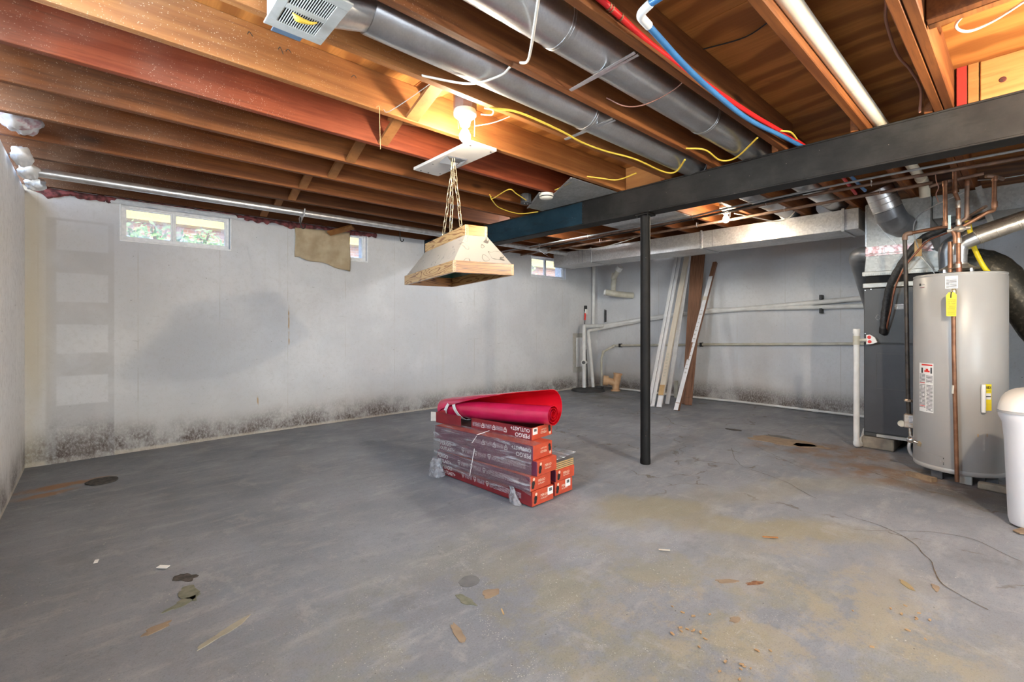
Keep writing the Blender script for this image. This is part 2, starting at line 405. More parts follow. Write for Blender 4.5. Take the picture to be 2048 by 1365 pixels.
def floor_mat():
    t = NT('worn_grey_painted_slab')
    co = t.coord(); c = t.xyz(co)
    wob = t.vadd(co, t.noise(co, 2.2, 5, .6, out='Color'), .55)
    wob2 = t.vadd(co, t.noise(co, 7, 4, .6, out='Color'), .18)
    base = t.mix(t.ramp(t.noise(co, 1.1, 5, .6), .34, .68), (.180, .193, .218), (.245, .258, .285))
    base = t.mix(t.ramp(t.noise(t.mapping(co, rot=(0, 0, R(25)), scale=(1, 3.2, 1)), 3.1, 7, .68), .47, .74, 0, .65), base, (.34, .345, .35))
    base = t.mix(t.ramp(t.noise(co, 33, 5, .7), .48, .8, 0, .5), base, (.13, .13, .135))
    # yellow-olive and sandy tinted patches (near the camera and out to the right)
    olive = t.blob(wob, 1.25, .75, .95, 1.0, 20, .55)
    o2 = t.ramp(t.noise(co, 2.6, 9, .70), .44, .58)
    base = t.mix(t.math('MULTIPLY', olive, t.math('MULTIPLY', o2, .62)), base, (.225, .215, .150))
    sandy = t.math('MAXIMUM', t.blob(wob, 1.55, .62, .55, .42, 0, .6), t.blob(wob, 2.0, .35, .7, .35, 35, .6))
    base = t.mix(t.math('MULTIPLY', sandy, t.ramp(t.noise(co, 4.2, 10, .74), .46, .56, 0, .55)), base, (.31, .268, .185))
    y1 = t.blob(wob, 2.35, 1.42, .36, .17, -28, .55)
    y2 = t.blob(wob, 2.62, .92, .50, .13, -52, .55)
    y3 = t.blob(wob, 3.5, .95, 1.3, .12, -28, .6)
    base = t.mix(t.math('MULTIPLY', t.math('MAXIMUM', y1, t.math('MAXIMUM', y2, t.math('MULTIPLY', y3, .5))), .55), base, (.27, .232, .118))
    # brown seepage by the furnace and heater
    rust = t.math('MAXIMUM', t.blob(wob2, 4.55, 1.15, .26, .52, 22, .5), t.blob(wob2, 4.18, .62, .28, .5, 15, .6))
    base = t.mix(t.math('MULTIPLY', rust, t.ramp(t.noise(co, 6, 5), .36, .62, .1, .85)), base, (.20, .115, .06))
    dark_blob = t.blob(wob2, 4.0, .12, .22, .35, 0, .6)  # darker patch on the floor between heater and softener
    base = t.mix(t.math('MULTIPLY', dark_blob, .75), base, (.05, .045, .04))
    d1 = t.blob(wob2, 5.75, 4.35, .8, .5, 30, .6)
    base = t.mix(t.math('MULTIPLY', d1, t.ramp(t.noise(co, 4, 4), .35, .6, 0, .7)), base, (.12, .115, .10))
    # orange rust streaks in the far left corner
    ru = t.math('MAXIMUM', t.blob(wob2, -.12, 4.27, .20, .05, 10, .6), t.blob(wob2, -.20, 4.10, .13, .04, 10, .6))
    base = t.mix(t.math('MULTIPLY', ru, .8), base, (.33, .14, .03))
    # scattered pale specks (chipped paint)
    sp = t.ramp(t.voro(co, 55), .10, .2, 1, 0)
    keep = t.math('MULTIPLY', t.ramp(t.noise(co, 2.6, 4), .50, .64), t.ramp(t.noise(co, 16, 2), .45, .6))
    base = t.mix(t.math('MULTIPLY', sp, t.math('MULTIPLY', keep, .8)), base, (.50, .49, .44))
    sp2 = t.ramp(t.voro(co, 120), .16, .27, 1, 0)
    near = t.math('MAXIMUM', t.blob(wob, 1.2, 1.2, 1.1, .9, 10, .6), t.math('MULTIPLY', t.blob(wob, 1.0, 2.3, .8, .8, 0, .6), .6))
    keep2 = t.math('MULTIPLY', t.ramp(t.noise(co, 5.5, 5, .65), .47, .60), t.ramp(t.noise(co, 28, 2), .40, .55))
    base = t.mix(t.math('MULTIPLY', t.math('MULTIPLY', sp2, keep2), t.math('MULTIPLY', near, .85)), base, (.47, .465, .43))
    worn = t.math('MULTIPLY', t.ramp(t.noise(t.mapping(co, rot=(0, 0, R(-20)), scale=(1.6, 1, 1)), 2.4, 10, .74), .56, .64), .45)
    base = t.mix(worn, base, (.33, .332, .335))
    dkp = t.ramp(t.noise(t.mapping(co, loc=(3, 7, 0)), 1.9, 9, .72), .58, .66, 0, .4)
    base = t.mix(dkp, base, (.125, .13, .138))
    dk = t.math('MULTIPLY', t.ramp(t.voro(co, 17), .03, .055, 1, 0), t.ramp(t.noise(co, 6, 2), .52, .58))
    base = t.mix(t.math('MULTIPLY', dk, .85), base, (.03, .03, .03))
    # fine scuffing and grit
    g1 = t.noise(t.mapping(co, rot=(0, 0, R(-35)), scale=(1, 2.2, 1)), 95, 6, .8)
    base = t.mix(t.ramp(g1, .52, .68, 0, .32), base, (.36, .365, .37))
    base = t.mix(t.ramp(t.noise(co, 150, 4, .75), .52, .68, 0, .5), base, (.10, .10, .105))
    sc = t.noise(t.mapping(co, rot=(0, 0, R(52)), scale=(2.2, 46, 1)), 1.0, 4, .7)
    base = t.mix(t.math('MULTIPLY', t.ramp(sc, .66, .74, 0, .55), t.ramp(t.noise(co, 2, 3), .45, .6)), base, (.40, .405, .41))
    # hairline crazing on the furnace side
    cr = t.voro(t.vadd(co, t.noise(co, 4, 4, out='Color'), .35), 1.05, 'DISTANCE_TO_EDGE')
    cm = t.math('MULTIPLY', t.ramp(cr, .004, .010, 1, 0), t.ramp(c[0], 2.3, 2.9))
    base = t.mix(t.math('MULTIPLY', cm, t.ramp(t.noise(co, 5, 3), .42, .6, 0, .7)), base, (.10, .075, .05))
    t.bump(t.math('ADD', t.noise(co, 45, 5, .7), t.math('MULTIPLY', t.noise(co, 5, 4), 1.5)), .30, .004)
    rg = t.ramp(t.noise(co, 3.1, 5), .3, .7, .48, .78)
    return t.fin(base, rg, 0, .35)
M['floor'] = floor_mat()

def steel_beam_mat(name, c1, c2):
    t = NT(name)
    co = t.coord()
    col = t.mix(t.ramp(t.noise(co, 3, 6, .65), .35, .7), c1, c2)
    col = t.mix(t.math('MULTIPLY', t.ramp(t.noise(t.mapping(co, scale=(9, 9, 40)), 1, 4), .5, .72), .4), col, (.008, .008, .008))
    col = t.mix(t.ramp(t.voro(co, 24), .02, .05, .7, 0), col, (.30, .27, .22))
    t.bump(t.noise(co, 80, 4), .3, .002)
    return t.fin(col, .6, 0, .18)
M['beam'] = steel_beam_mat('black_painted_steel', (.010, .0095, .0095), (.026, .0245, .023))
M['beam_blue'] = steel_beam_mat('blue_black_steel', (.006, .022, .036), (.013, .036, .054))
M['post'] = steel_beam_mat('black_post_paint', (.006, .006, .006), (.016, .014, .013))

# ------------------------------------------------------------------ mesh helpers
def catmull(pts, k=6):
    P = [Vector(p) for p in pts]
    if len(P) < 3: return P
    P = [P[0] * 2 - P[1]] + P + [P[-1] * 2 - P[-2]]
    out = []
    for i in range(1, len(P) - 2):
        a, b, c, d = P[i - 1:i + 3]
        for j in range(k):
            t = j / k
            out.append(.5 * ((2 * b) + (c - a) * t + (2 * a - 5 * b + 4 * c - d) * t * t + (3 * b - a - 3 * c + d) * t ** 3))
    out.append(P[-2]); return out

def fillet(pts, r, k=5):
    """polyline with rounded corners (pipe runs with elbows)"""
    P = [Vector(p) for p in pts]; out = [P[0]]
    for i in range(1, len(P) - 1):
        a = (P[i - 1] - P[i]); b = (P[i + 1] - P[i])
        d = min(r, a.length * .49, b.length * .49)
        p0 = P[i] + a.normalized() * d; p1 = P[i] + b.normalized() * d
        for j in range(k + 1):
            t = j / k
            out.append((1 - t) ** 2 * p0 + 2 * t * (1 - t) * P[i] + t * t * p1)
    out.append(P[-1]); return out

class MB:
    def __init__(self): self.v = []; self.f = []; self.mi = []
    def add(self, vs, fs, mi=0):
        o = len(self.v); self.v += [Vector(v) for v in vs]
        self.f += [tuple(i + o for i in f) for f in fs]; self.mi += [mi] * len(fs)
        return self
    def box(self, x0, x1, y0, y1, z0, z1, mi=0):
        vs = [(x, y, z) for z in (z0, z1) for y in (y0, y1) for x in (x0, x1)]
        return self.add(vs, [(0, 2, 3, 1), (4, 5, 7, 6), (0, 1, 5, 4), (2, 6, 7, 3), (0, 4, 6, 2), (1, 3, 7, 5)], mi)
    def bbox(self, x0, x1, y0, y1, z0, z1, b=.003, mi=0):
        """box with chamfered edges"""
        x = (x0, x1); y = (y0, y1); z = (z0, z1); vs = []; idx = {}
        for i in (0, 1):
            for j in (0, 1):
                for k in (0, 1):
                    sx, sy, sz = (1, -1)[i] * b, (1, -1)[j] * b, (1, -1)[k] * b
                    idx[i, j, k] = len(vs)
                    vs += [(x[i], y[j] + sy, z[k] + sz), (x[i] + sx, y[j], z[k] + sz), (x[i] + sx, y[j] + sy, z[k])]
        F = []
        q = lambda i, j, k, a: idx[i, j, k] + a
        for i in (0, 1):
            F.append([q(i, 0, 0, 0), q(i, 0, 1, 0), q(i, 1, 1, 0), q(i, 1, 0, 0)][::1 if i == 0 else -1])
            F.append([q(0, i, 0, 1), q(1, i, 0, 1), q(1, i, 1, 1), q(0, i, 1, 1)][::1 if i == 0 else -1])
            F.append([q(0, 0, i, 2), q(0, 1, i, 2), q(1, 1, i, 2), q(1, 0, i, 2)][::1 if i == 0 else -1])
        for i in (0, 1):
            for j in (0, 1):
                F.append([q(i, j, 0, 0), q(i, j, 0, 1), q(i, j, 1, 1), q(i, j, 1, 0)])
                F.append([q(i, 0, j, 0), q(i, 0, j, 2), q(i, 1, j, 2), q(i, 1, j, 0)])
                F.append([q(0, i, j, 1), q(0, i, j, 2), q(1, i, j, 2), q(1, i, j, 1)])
                for k in (0, 1): F.append([q(i, j, k, 0), q(i, j, k, 1), q(i, j, k, 2)])
        return self.add(vs, F, mi)
    def bar(self, p, q, w, h, up=(0, 0, 1), mi=0):
        p, q = Vector(p), Vector(q); d = (q - p).normalized(); u = Vector(up)
        s = d.cross(u)
        if s.length < 1e-4: s = d.cross(Vector((1, 0, 0)))
        s.normalize(); u = s.cross(d).normalized()
        vs = [c + s * a * w / 2 + u * b * h / 2 for c in (p, q) for a, b in ((-1, -1), (1, -1), (1, 1), (-1, 1))]
        return self.add(vs, [(3, 2, 1, 0), (4, 5, 6, 7), (0, 1, 5, 4), (1, 2, 6, 5), (2, 3, 7, 6), (3, 0, 4, 7)], mi)
    def tube(self, pts, r, n=10, cap=True, mi=0, closed=False):
        P = [Vector(p) for p in pts]; m = len(P)
        rs = r if isinstance(r, (list, tuple)) else [r] * m
        T = []
        for i in range(m):
            if closed: d = P[(i + 1) % m] - P[i - 1]
            else: d = P[min(i + 1, m - 1)] - P[max(i - 1, 0)]
            T.append(d.normalized() if d.length > 1e-9 else Vector((0, 0, 1)))
        u = T[0].orthogonal().normalized(); vs = []
        for i in range(m):
            if i:
                ax = T[i - 1].cross(T[i])
                if ax.length > 1e-8: u = Matrix.Rotation(T[i - 1].angle(T[i]), 3, ax) @ u
            u = (u - T[i] * u.dot(T[i])).normalized(); w = T[i].cross(u)
            for k in range(n):
                a = 2 * math.pi * k / n
                vs.append(P[i] + (u * math.cos(a) + w * math.sin(a)) * rs[i])
        fs = []
        for i in range(m if closed else m - 1):
            j = (i + 1) % m
            for k in range(n):
                k2 = (k + 1) % n
                fs.append((i * n + k, i * n + k2, j * n + k2, j * n + k))
        if cap and not closed:
            fs.append(tuple(range(n))[::-1]); fs.append(tuple((m - 1) * n + k for k in range(n)))
        return self.add(vs, fs, mi)
    def cyl(self, p, q, r, n=16, mi=0): return self.tube([p, q], r, n, True, mi)
    def lathe(self, prof, c=(0, 0, 0), n=24, axis='Z', mi=0, a0=0, a1=2 * math.pi, sq=None):
        c = Vector(c); full = abs(a1 - a0 - 2 * math.pi) < 1e-6; vs = []
        N = n if full else n + 1
        for r, z in prof:
            for k in range(N):
                a = a0 + (a1 - a0) * k / n
                x, y = r * math.cos(a), r * math.sin(a)
                p = {'Z': (x, y, z), 'X': (z, x, y), 'Y': (x, z, y)}[axis]
                vs.append(c + Vector(p))
        fs = []
        for i in range(len(prof) - 1):
            for k in range(n):
                k2 = (k + 1) % N
                fs.append((i * N + k, i * N + k2, (i + 1) * N + k2, (i + 1) * N + k))
        if full:
            if prof[0][0] > 1e-6: fs.append(tuple(range(N))[::-1])
            if prof[-1][0] > 1e-6: fs.append(tuple((len(prof) - 1) * N + k for k in range(N)))
        return self.add(vs, fs, mi)
    def prism(self, poly, z0, z1, mi=0):
        n = len(poly)
        vs = [(x, y, z0) for x, y in poly] + [(x, y, z1) for x, y in poly]
        fs = [tuple(range(n))[::-1], tuple(range(n, 2 * n))] + [(i, (i + 1) % n, n + (i + 1) % n, n + i) for i in range(n)]
        return self.add(vs, fs, mi)
    def loft(self, rings, mi=0, cap=True):
        n = len(rings[0]); vs = [p for r in rings for p in r]; fs = []
        for i in range(len(rings) - 1):
            for k in range(n):
                k2 = (k + 1) % n
                fs.append((i * n + k, i * n + k2, (i + 1) * n + k2, (i + 1) * n + k))
        if cap: fs += [tuple(range(n))[::-1], tuple((len(rings) - 1) * n + k for k in range(n))]
        return self.add(vs, fs, mi)
    def grid(self, fn, nu, nv, mi=0):
        vs = [fn(i / nu, j / nv) for j in range(nv + 1) for i in range(nu + 1)]
        fs = [(j * (nu + 1) + i, j * (nu + 1) + i + 1, (j + 1) * (nu + 1) + i + 1, (j + 1) * (nu + 1) + i) for j in range(nv) for i in range(nu)]
        return self.add(vs, fs, mi)
    def ball(self, c, r, n=12, m=8, mi=0, jit=0.0, seed=0):
        c = Vector(c); rr = r if isinstance(r, (tuple, list)) else (r, r, r); vs = []
        for i in range(m + 1):
            th = math.pi * i / m
            for k in range(n):
                ph = 2 * math.pi * k / n
                d = Vector((math.sin(th) * math.cos(ph), math.sin(th) * math.sin(ph), math.cos(th)))
                s = 1 + jit * mnoise.noise(d * 2.3 + Vector((seed, seed * 1.7, 0)))
                vs.append(c + Vector((d.x * rr[0], d.y * rr[1], d.z * rr[2])) * s)
        fs = [(i * n + k, (i + 1) * n + k, (i + 1) * n + (k + 1) % n, i * n + (k + 1) % n) for i in range(m) for k in range(n)]
        return self.add(vs, fs, mi)
    def build(self, name, mats, parent=None, local=False, loc=None, smooth=None, solid=None, fix=True):
        me = bpy.data.meshes.new(name)
        o = bpy.data.objects.new(name, me); COL.objects.link(o)
        vs = self.v
        if parent is not None:
            o.parent = parent
            if not local:
                off = wpos(parent); vs = [v - off for v in vs]
        else:
            if loc is None:
                xs = [v.x for v in vs]; ys = [v.y for v in vs]
                loc = ((min(xs) + max(xs)) / 2, (min(ys) + max(ys)) / 2, min(v.z for v in vs))
            o.location = loc
            if not local: vs = [v - Vector(loc) for v in vs]
        me.from_pydata([tuple(v) for v in vs], [], self.f)
        if not isinstance(mats, (list, tuple)): mats = [mats]
        for m in mats: me.materials.append(m)
        if len(mats) > 1: me.polygons.foreach_set('material_index', self.mi)
        me.update()
        if fix:
            import bmesh
            bm = bmesh.new(); bm.from_mesh(me); bmesh.ops.recalc_face_normals(bm, faces=bm.faces); bm.to_mesh(me); bm.free()
        if smooth is not None:
            me.polygons.foreach_set('use_smooth', [True] * len(me.polygons))
            me.set_sharp_from_angle(angle=R(smooth))
        if solid:
            md = o.modifiers.new('thickness', 'SOLIDIFY'); md.thickness = solid; md.offset = 0
        return o

def wpos(o):
    p = Vector((0, 0, 0))
    while o is not None: p += o.location; o = o.parent
    return p

def tag(o, label=None, cat=None, group=None, kind=None):
    if label: o['label'] = label
    if cat: o['category'] = cat
    if group: o['group'] = group
    if kind: o['kind'] = kind
    return o

def thing(name, label, cat, loc, rz=0.0, group=None, rx=0, ry=0):
    o = bpy.data.objects.new(name, None); COL.objects.link(o)
    o.empty_display_size = .05
    o.location = loc; o.rotation_euler = (rx, ry, rz)
    return tag(o, label, cat, group)

def copy_tree(o, parent=None):
    c = o.copy(); COL.objects.link(c)
    if parent is not None: c.parent = parent
    for ch in list(o.children): copy_tree(ch, c)
    return c

_txt = {}
def text_mesh(s, size):
    if (s, size) in _txt: return _txt[s, size]
    cu = bpy.data.curves.new('lettering', 'FONT'); cu.body = s; cu.size = size; cu.resolution_u = 2; cu.offset = .022 * size; cu.align_x = 'LEFT'
    ob = bpy.data.objects.new('lettering', cu); COL.objects.link(ob)
    dg = bpy.context.evaluated_depsgraph_get()
    me = bpy.data.meshes.new_from_object(ob.evaluated_get(dg)); me.name = 'lettering'
    bpy.data.objects.remove(ob); bpy.data.curves.remove(cu)
    _txt[s, size] = me
    return me
def lettering(s, size, right, up, pos, mat, parent, name='lettering', sx=1.0):
    me = text_mesh(s, size).copy(); me.materials.clear(); me.materials.append(mat)
    o = bpy.data.objects.new(name, me); COL.objects.link(o); o.parent = parent
    r, u = Vector(right).normalized(), Vector(up).normalized(); n = r.cross(u)
    o.matrix_local = Matrix(((r.x * sx, u.x, n.x, pos[0]), (r.y * sx, u.y, n.y, pos[1]), (r.z * sx, u.z, n.z, pos[2]), (0, 0, 0, 1)))
    return o
# ================================================================== THE SETTING
XL, XR, YF, YB = -0.36, 6.50, -2.5, 4.99
ZJ, ZS = 2.088, 2.272          # underside of joists, underside of subfloor

fm = MB()
nx, ny = 46, 50
def fpt(u, v):
    x = XL - .05 + (XR - XL + .1) * u; y = YF - .05 + (YB - YF + .1) * v
    z = .0012 * mnoise.noise(Vector((x * 1.1, y * 1.1, 0)))
    z -= .016 * max(0, 1 - math.hypot(x + .3, y - 4.9) / 1.3)
    return Vector((x, y, z))
fm.grid(fpt, nx, ny)
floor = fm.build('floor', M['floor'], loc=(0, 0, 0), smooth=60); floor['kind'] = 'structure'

def wall_panel(name, axis, pos, a0, a1, z0, z1, th, holes, mat):
    """wall slab whose room face lies at `pos`; axis 'y': spans x; axis 'x': spans y. holes = (a0,a1,z0,z1)"""
    mb = MB()
    As = sorted({a0, a1} | {h[i] for h in holes for i in (0, 1)}); Zs = sorted({z0, z1} | {h[i] for h in holes for i in (2, 3)})
    def P(a, d, z): return (a, pos + d, z) if axis == 'y' else (pos + d, a, z)
    def quad(p): mb.add(p, [(0, 1, 2, 3)])
    for i in range(len(As) - 1):
        for j in range(len(Zs) - 1):
            am, zm = (As[i] + As[i + 1]) / 2, (Zs[j] + Zs[j + 1]) / 2
            if any(h[0] < am < h[1] and h[2] < zm < h[3] for h in holes): continue
            for d in (0, th): quad([P(As[i], d, Zs[j]), P(As[i + 1], d, Zs[j]), P(As[i + 1], d, Zs[j + 1]), P(As[i], d, Zs[j + 1])])
    for h in holes + [(a0, a1, z0, z1)]:
        for (p, q) in (((h[0], h[2]), (h[1], h[2])), ((h[1], h[2]), (h[1], h[3])), ((h[1], h[3]), (h[0], h[3])), ((h[0], h[3]), (h[0], h[2]))):
            quad([P(p[0], 0, p[1]), P(q[0], 0, q[1]), P(q[0], th, q[1]), P(p[0], th, p[1])])
    o = mb.build(name, mat, loc=(0, 0, 0), fix=False); o['kind'] = 'structure'
    import bmesh
    bm = bmesh.new(); bm.from_mesh(o.data); bmesh.ops.remove_doubles(bm, verts=bm.verts, dist=1e-5); bmesh.ops.recalc_face_normals(bm, faces=bm.faces); bm.to_mesh(o.data); bm.free()
    return o
WIN = [(.19, .967, 1.752, 2.046), (1.55, 2.31, 1.765, 2.06), (4.90, 5.66, 1.78, 2.088)]
wall_back = wall_panel('wall_back', 'y', YB, XL - .25, XR + .25, -.1, 2.40, .22, WIN, M['wall_back'])
wall_right = wall_panel('wall_right', 'x', XR, YF, YB, -.1, 2.40, .22, [], M['wall_side'])
WL = (1.0, 1.9, 1.62, 2.05)  # opening for the assumed window, out of frame
wall_left = wall_panel('wall_left', 'x', XL, YF, YB, -.1, 2.03, -.22, [WL], M['wall_left'])
DR = (.35, 2.25, .02, 2.02)
wall_front = wall_panel('wall_front', 'y', YF, XL - .25, XR + .25, -.1, 2.40, -.22, [DR], M['wall_plain'])

# ---- ceiling: deck above, plywood sheets, joists and bridging as its pieces
cm = MB(); cm.box(XL - .2, XR + .2, YF - .2, YB + .2, ZS + .018, ZS + .05)
ceiling = cm.build('ceiling', M['ply'], loc=(0, 0, 0)); ceiling['kind'] = 'structure'
xs = [XL - .1, .62, 1.84, 3.06, 4.28, 5.50, XR + .1]; ys = [YF - .1, -.9, .32, 1.54, 2.76, 3.98, YB + .1]
for i in range(6):
    for j in range(6):
        o = (.0 if j % 2 == 0 else .61)
        m = MB(); m.bbox(max(xs[0], xs[i] - o) + .0015, (xs[i + 1] - (o if i < 5 else 0)) - .0015, ys[j] + .0015, ys[j + 1] - .0015, ZS, ZS + .018, .0015)
        m.build('subfloor_sheet', M['ply'], ceiling)
JF = [2.144 + .4066 * k for k in range(7)] + [4.984]
JN = [1.740, 1.402, 1.000, .607, .311, .274, -.20, -.60, -1.01, -1.41, -1.82, -2.22]
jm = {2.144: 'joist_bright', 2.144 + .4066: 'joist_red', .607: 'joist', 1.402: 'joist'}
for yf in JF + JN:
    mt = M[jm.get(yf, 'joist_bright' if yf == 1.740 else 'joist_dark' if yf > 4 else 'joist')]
    t = .034 if yf in (.311, .274) else .038
    w = random.uniform(-.002, .002)
    cut = yf in (-.20, -.60)
    m = MB(); m.bbox(XL - .12, 2.112 if cut else 3.17 + random.uniform(-.02, .03), yf - t, yf, ZJ + abs(w), ZS, .003); m.build('joist', mt, ceiling)
    m = MB(); m.bbox(3.04 + random.uniform(0, .02), XR + .1, yf + .003, yf + .003 + t, ZJ + abs(w), ZS, .003); m.build('joist', M['joist'], ceiling)
# blocking over the beam and the header at the framed opening by the doubled joist
allj = sorted(JF + JN)
for a, b in zip(allj[:-1], allj[1:]):
    if b - a < .2 or b < .3: continue
    if abs(b - 2.144) < 1e-6:
        m = MB(); m.bbox(3.09, 3.128, a + .046, b - .042, ZJ + .004, ZS - .006, .002); m.build('blocking', M['pine'], ceiling)
m = MB(); m.bbox(2.155, 2.193, -1.005, .236, ZJ, ZS, .003); m.build('header', M['joist_bright'], ceiling)
m = MB(); m.bbox(2.115, 2.153, -1.005, .236, ZJ, ZS, .003); m.build('header', M['joist'], ceiling)
m = MB(); m.bbox(3.065, 3.10, -1.0, .152, ZJ + .002, ZS, .003); m.build('knotty_board', M['pine'], ceiling)
m = MB(); m.lathe([(0, -.0016), (.010, -.0014), (.013, .0004)], (3.064, .080, 2.161), 14, 'X'); tag(m.build('knot', simple('dark_red_knot', (.10, .012, .010), (.03, .012, .008), 60, .7), ceiling), 'dark red knot in the pale board')
m = MB(); m.bbox(3.060, 3.09, .196, .232, ZJ + .002, ZS, .002); tag(m.build('nailer', M['red_wood'], ceiling), 'red-stained upright nailer')
m = MB(); m.bbox(3.060, 3.09, .157, .193, ZJ + .002, ZS, .002); tag(m.build('nailer', M['pine'], ceiling), 'pale upright nailer')
# crossed bridging struts in each bay
for a, b in zip(JF[:-1], JF[1:]):
    x = 1.22 + random.uniform(-.06, .06); 
    m = MB(); m.bar((x, a - .002, ZS - .02), (x + .01, b - .036, ZJ + .014), .018, .058, (1, 0, 0)); m.build('bridging_strut', M['strut'], ceiling)
    m = MB(); m.bar((x + .066, b - .040, ZS - .02), (x + .070, a + .002, ZJ + .02), .018, .058, (1, 0, 0)); m.build('bridging_strut', M['strut'], ceiling)
m = MB(); m.bar((1.23, 1.742, ZS - .02), (1.215, 2.106, ZJ + .012), .018, .068, (1, 0, 0)); m.build('bridging_strut', M['strut'], ceiling)
m = MB(); m.bar((1.30, 2.102, ZS - .03), (1.295, 1.746, ZJ + .09), .018, .058, (1, 0, 0)); m.build('bridging_strut', M['strut'], ceiling)
m = MB(); m.bbox(3.86, 3.90, 1.44, 1.70, ZJ + .06, ZS, .002); m.build('blocking', M['pine'], ceiling)

for x, y0n, z0n, ln in ((.585, 2.104, 2.205, .028), (.615, 2.104, 2.208, .012), (.47, 2.104, 2.22, .015), (1.62, 1.70, 2.115, .012), (.9, 2.104, 2.2, .01)):
    m = MB(); m.tube(catmull([(x, y0n + .004, z0n), (x, y0n - .018, z0n), (x + .004, y0n - .026, z0n - ln * .5), (x + .012, y0n - .022, z0n - ln)], 4), .0016, 5); m.build('bent_nail', M['black_pipe'], ceiling)
# ---- windows
def window(i, x0, x1, z0, z1, y, sashes=2):
    f = MB(); d0, d1 = y + .035, y + .085; b = .024
    f.box(x0 + .001, x1 - .001, d0, d1, z0 + .001, z0 + b); f.box(x0 + .001, x1 - .001, d0, d1, z1 - b, z1 - .001)
    f.box(x0 + .001, x0 + b, d0, d1, z0 + b, z1 - b); f.box(x1 - b, x1 - .001, d0, d1, z0 + b, z1 - b)
    w = f.build('window_%d' % i, M['frame_white'], loc=(0, 0, 0)); w['kind'] = 'structure'
    xm = (x0 + x1) / 2 - .035
    m = MB(); m.bbox(xm - .009, xm + .009, d0 + .004, d1 - .004, z0 + b, z1 - b, .002); m.build('mullion', M['frame_white'], w)
    for a, c in ((x0 + b, xm - .009), (xm + .009, x1 - b)):
        s = MB()
        for q in ((a + .0005, c - .0005, z0 + b + .0005, z0 + b + .010), (a + .0005, c - .0005, z1 - b - .010, z1 - b - .0005), (a + .0005, a + .010, z0 + b + .010, z1 - b - .010), (c - .010, c - .0005, z0 + b + .010, z1 - b - .010)):
            s.box(q[0], q[1], d0 + .012, d1 - .012, q[2], q[3])
        sa = s.build('sash', M['frame_white'], w)
        g = MB(); g.box(a + .010, c - .010, d0 + .026, d0 + .030, z0 + b + .010, z1 - b - .010); g.build('pane', M['glass'], sa)
    sl = MB(); sl.bbox(x0 - .012, x1 + .012, y - .006, y + .034, z0 - .014, z0 - .0005, .003); sl.build('sill', M['frame_white'], w)
    for xa, xb in ((x0 - .012, x0 - .0005), (x1 + .0005, x1 + .014)):
        j = MB(); j.bbox(xa, xb, y - .005, y + .034, z0 - .0005, z1, .003); j.build('jamb', M['frame_white'], w)
    return w
for i, (x0, x1, z0, z1) in enumerate(WIN): window(i + 1, x0, x1, z0, z1, YB)
m = MB()
def foam(u, v):
    x = .02 + 1.06 * u; n = mnoise.noise(Vector((x * 9, v * 4, 3))); a = math.pi * v
    return Vector((x, YB - .003 - .016 * math.sin(a) * (1 + .6 * n), 2.040 + .048 * v + .010 * n * (1 - v) - .014 * max(0, .5 - v) * abs(mnoise.noise(Vector((x * 14, 0, 0))))))
m.grid(foam, 90, 6); m.build('foam_bead', M['frame_white'], [o for o in COL.objects if o.name == 'window_1'][0], smooth=80)
# daylight source: unseen window assumed in the near left wall, out of frame
f = MB(); y0, y1, z0, z1 = WL
for q in ((y0, y1, z0, z0 + .03), (y0, y1, z1 - .03, z1), (y0, y0 + .03, z0 + .03, z1 - .03), (y1 - .03, y1, z0 + .03, z1 - .03), ((y0 + y1) / 2 - .012, (y0 + y1) / 2 + .012, z0 + .03, z1 - .03)):
    f.box(XL - .12, XL - .07, q[0], q[1], q[2], q[3])
w4 = f.build('window_4', M['frame_white'], loc=(0, 0, 0)); w4['kind'] = 'structure'
for a, c in ((y0 + .03, (y0 + y1) / 2 - .012), ((y0 + y1) / 2 + .012, y1 - .03)):
    g = MB(); g.box(XL - .098, XL - .094, a, c, z0 + .03, z1 - .03); g.build('pane', M['glass'], w4)
la = bpy.data.lights.new('assumed_daylight', 'AREA'); la.shape = 'RECTANGLE'; la.size = .8; la.size_y = .38; la.energy = ASSUMED_DAYLIGHT_W; la.color = (.72, .86, 1.0)  # area light added outside the panes of the assumed window
lo = bpy.data.objects.new('assumed_daylight', la); COL.objects.link(lo); lo.location = (XL - .16, (y0 + y1) / 2, (z0 + z1) / 2); lo.rotation_euler = (0, R(-90), 0)

# unseen glazed door added behind the viewpoint to bring in soft fill light
f = MB(); a0, a1, z0, z1 = DR
for q in ((a0, a1, z0, z0 + .05), (a0, a1, z1 - .05, z1), (a0, a0 + .05, z0 + .05, z1 - .05), (a1 - .05, a1, z0 + .05, z1 - .05), ((a0 + a1) / 2 - .03, (a0 + a1) / 2 + .03, z0 + .05, z1 - .05)):
    f.box(q[0] + .001, q[1] - .001, YF - .13, YF - .06, q[2], q[3])
d1 = f.build('added_fill_door_1', M['frame_white'], loc=(0, 0, 0)); d1['kind'] = 'structure'
for a, e in ((a0 + .05, (a0 + a1) / 2 - .03), ((a0 + a1) / 2 + .03, a1 - .05)):
    g = MB(); g.box(a, e, YF - .098, YF - .092, z0 + .05, z1 - .05); g.build('pane', M['glass'], d1)
la = bpy.data.lights.new('door_fill_light', 'AREA'); la.shape = 'RECTANGLE'; la.size = 1.8; la.size_y = 1.9; la.energy = DOOR_FILL_W; la.color = (.86, .93, 1.0)
lo = bpy.data.objects.new('door_fill_light', la); COL.objects.link(lo); lo.location = ((a0 + a1) / 2, YF - .20, (z0 + z1) / 2); lo.rotation_euler = (R(90), 0, 0)

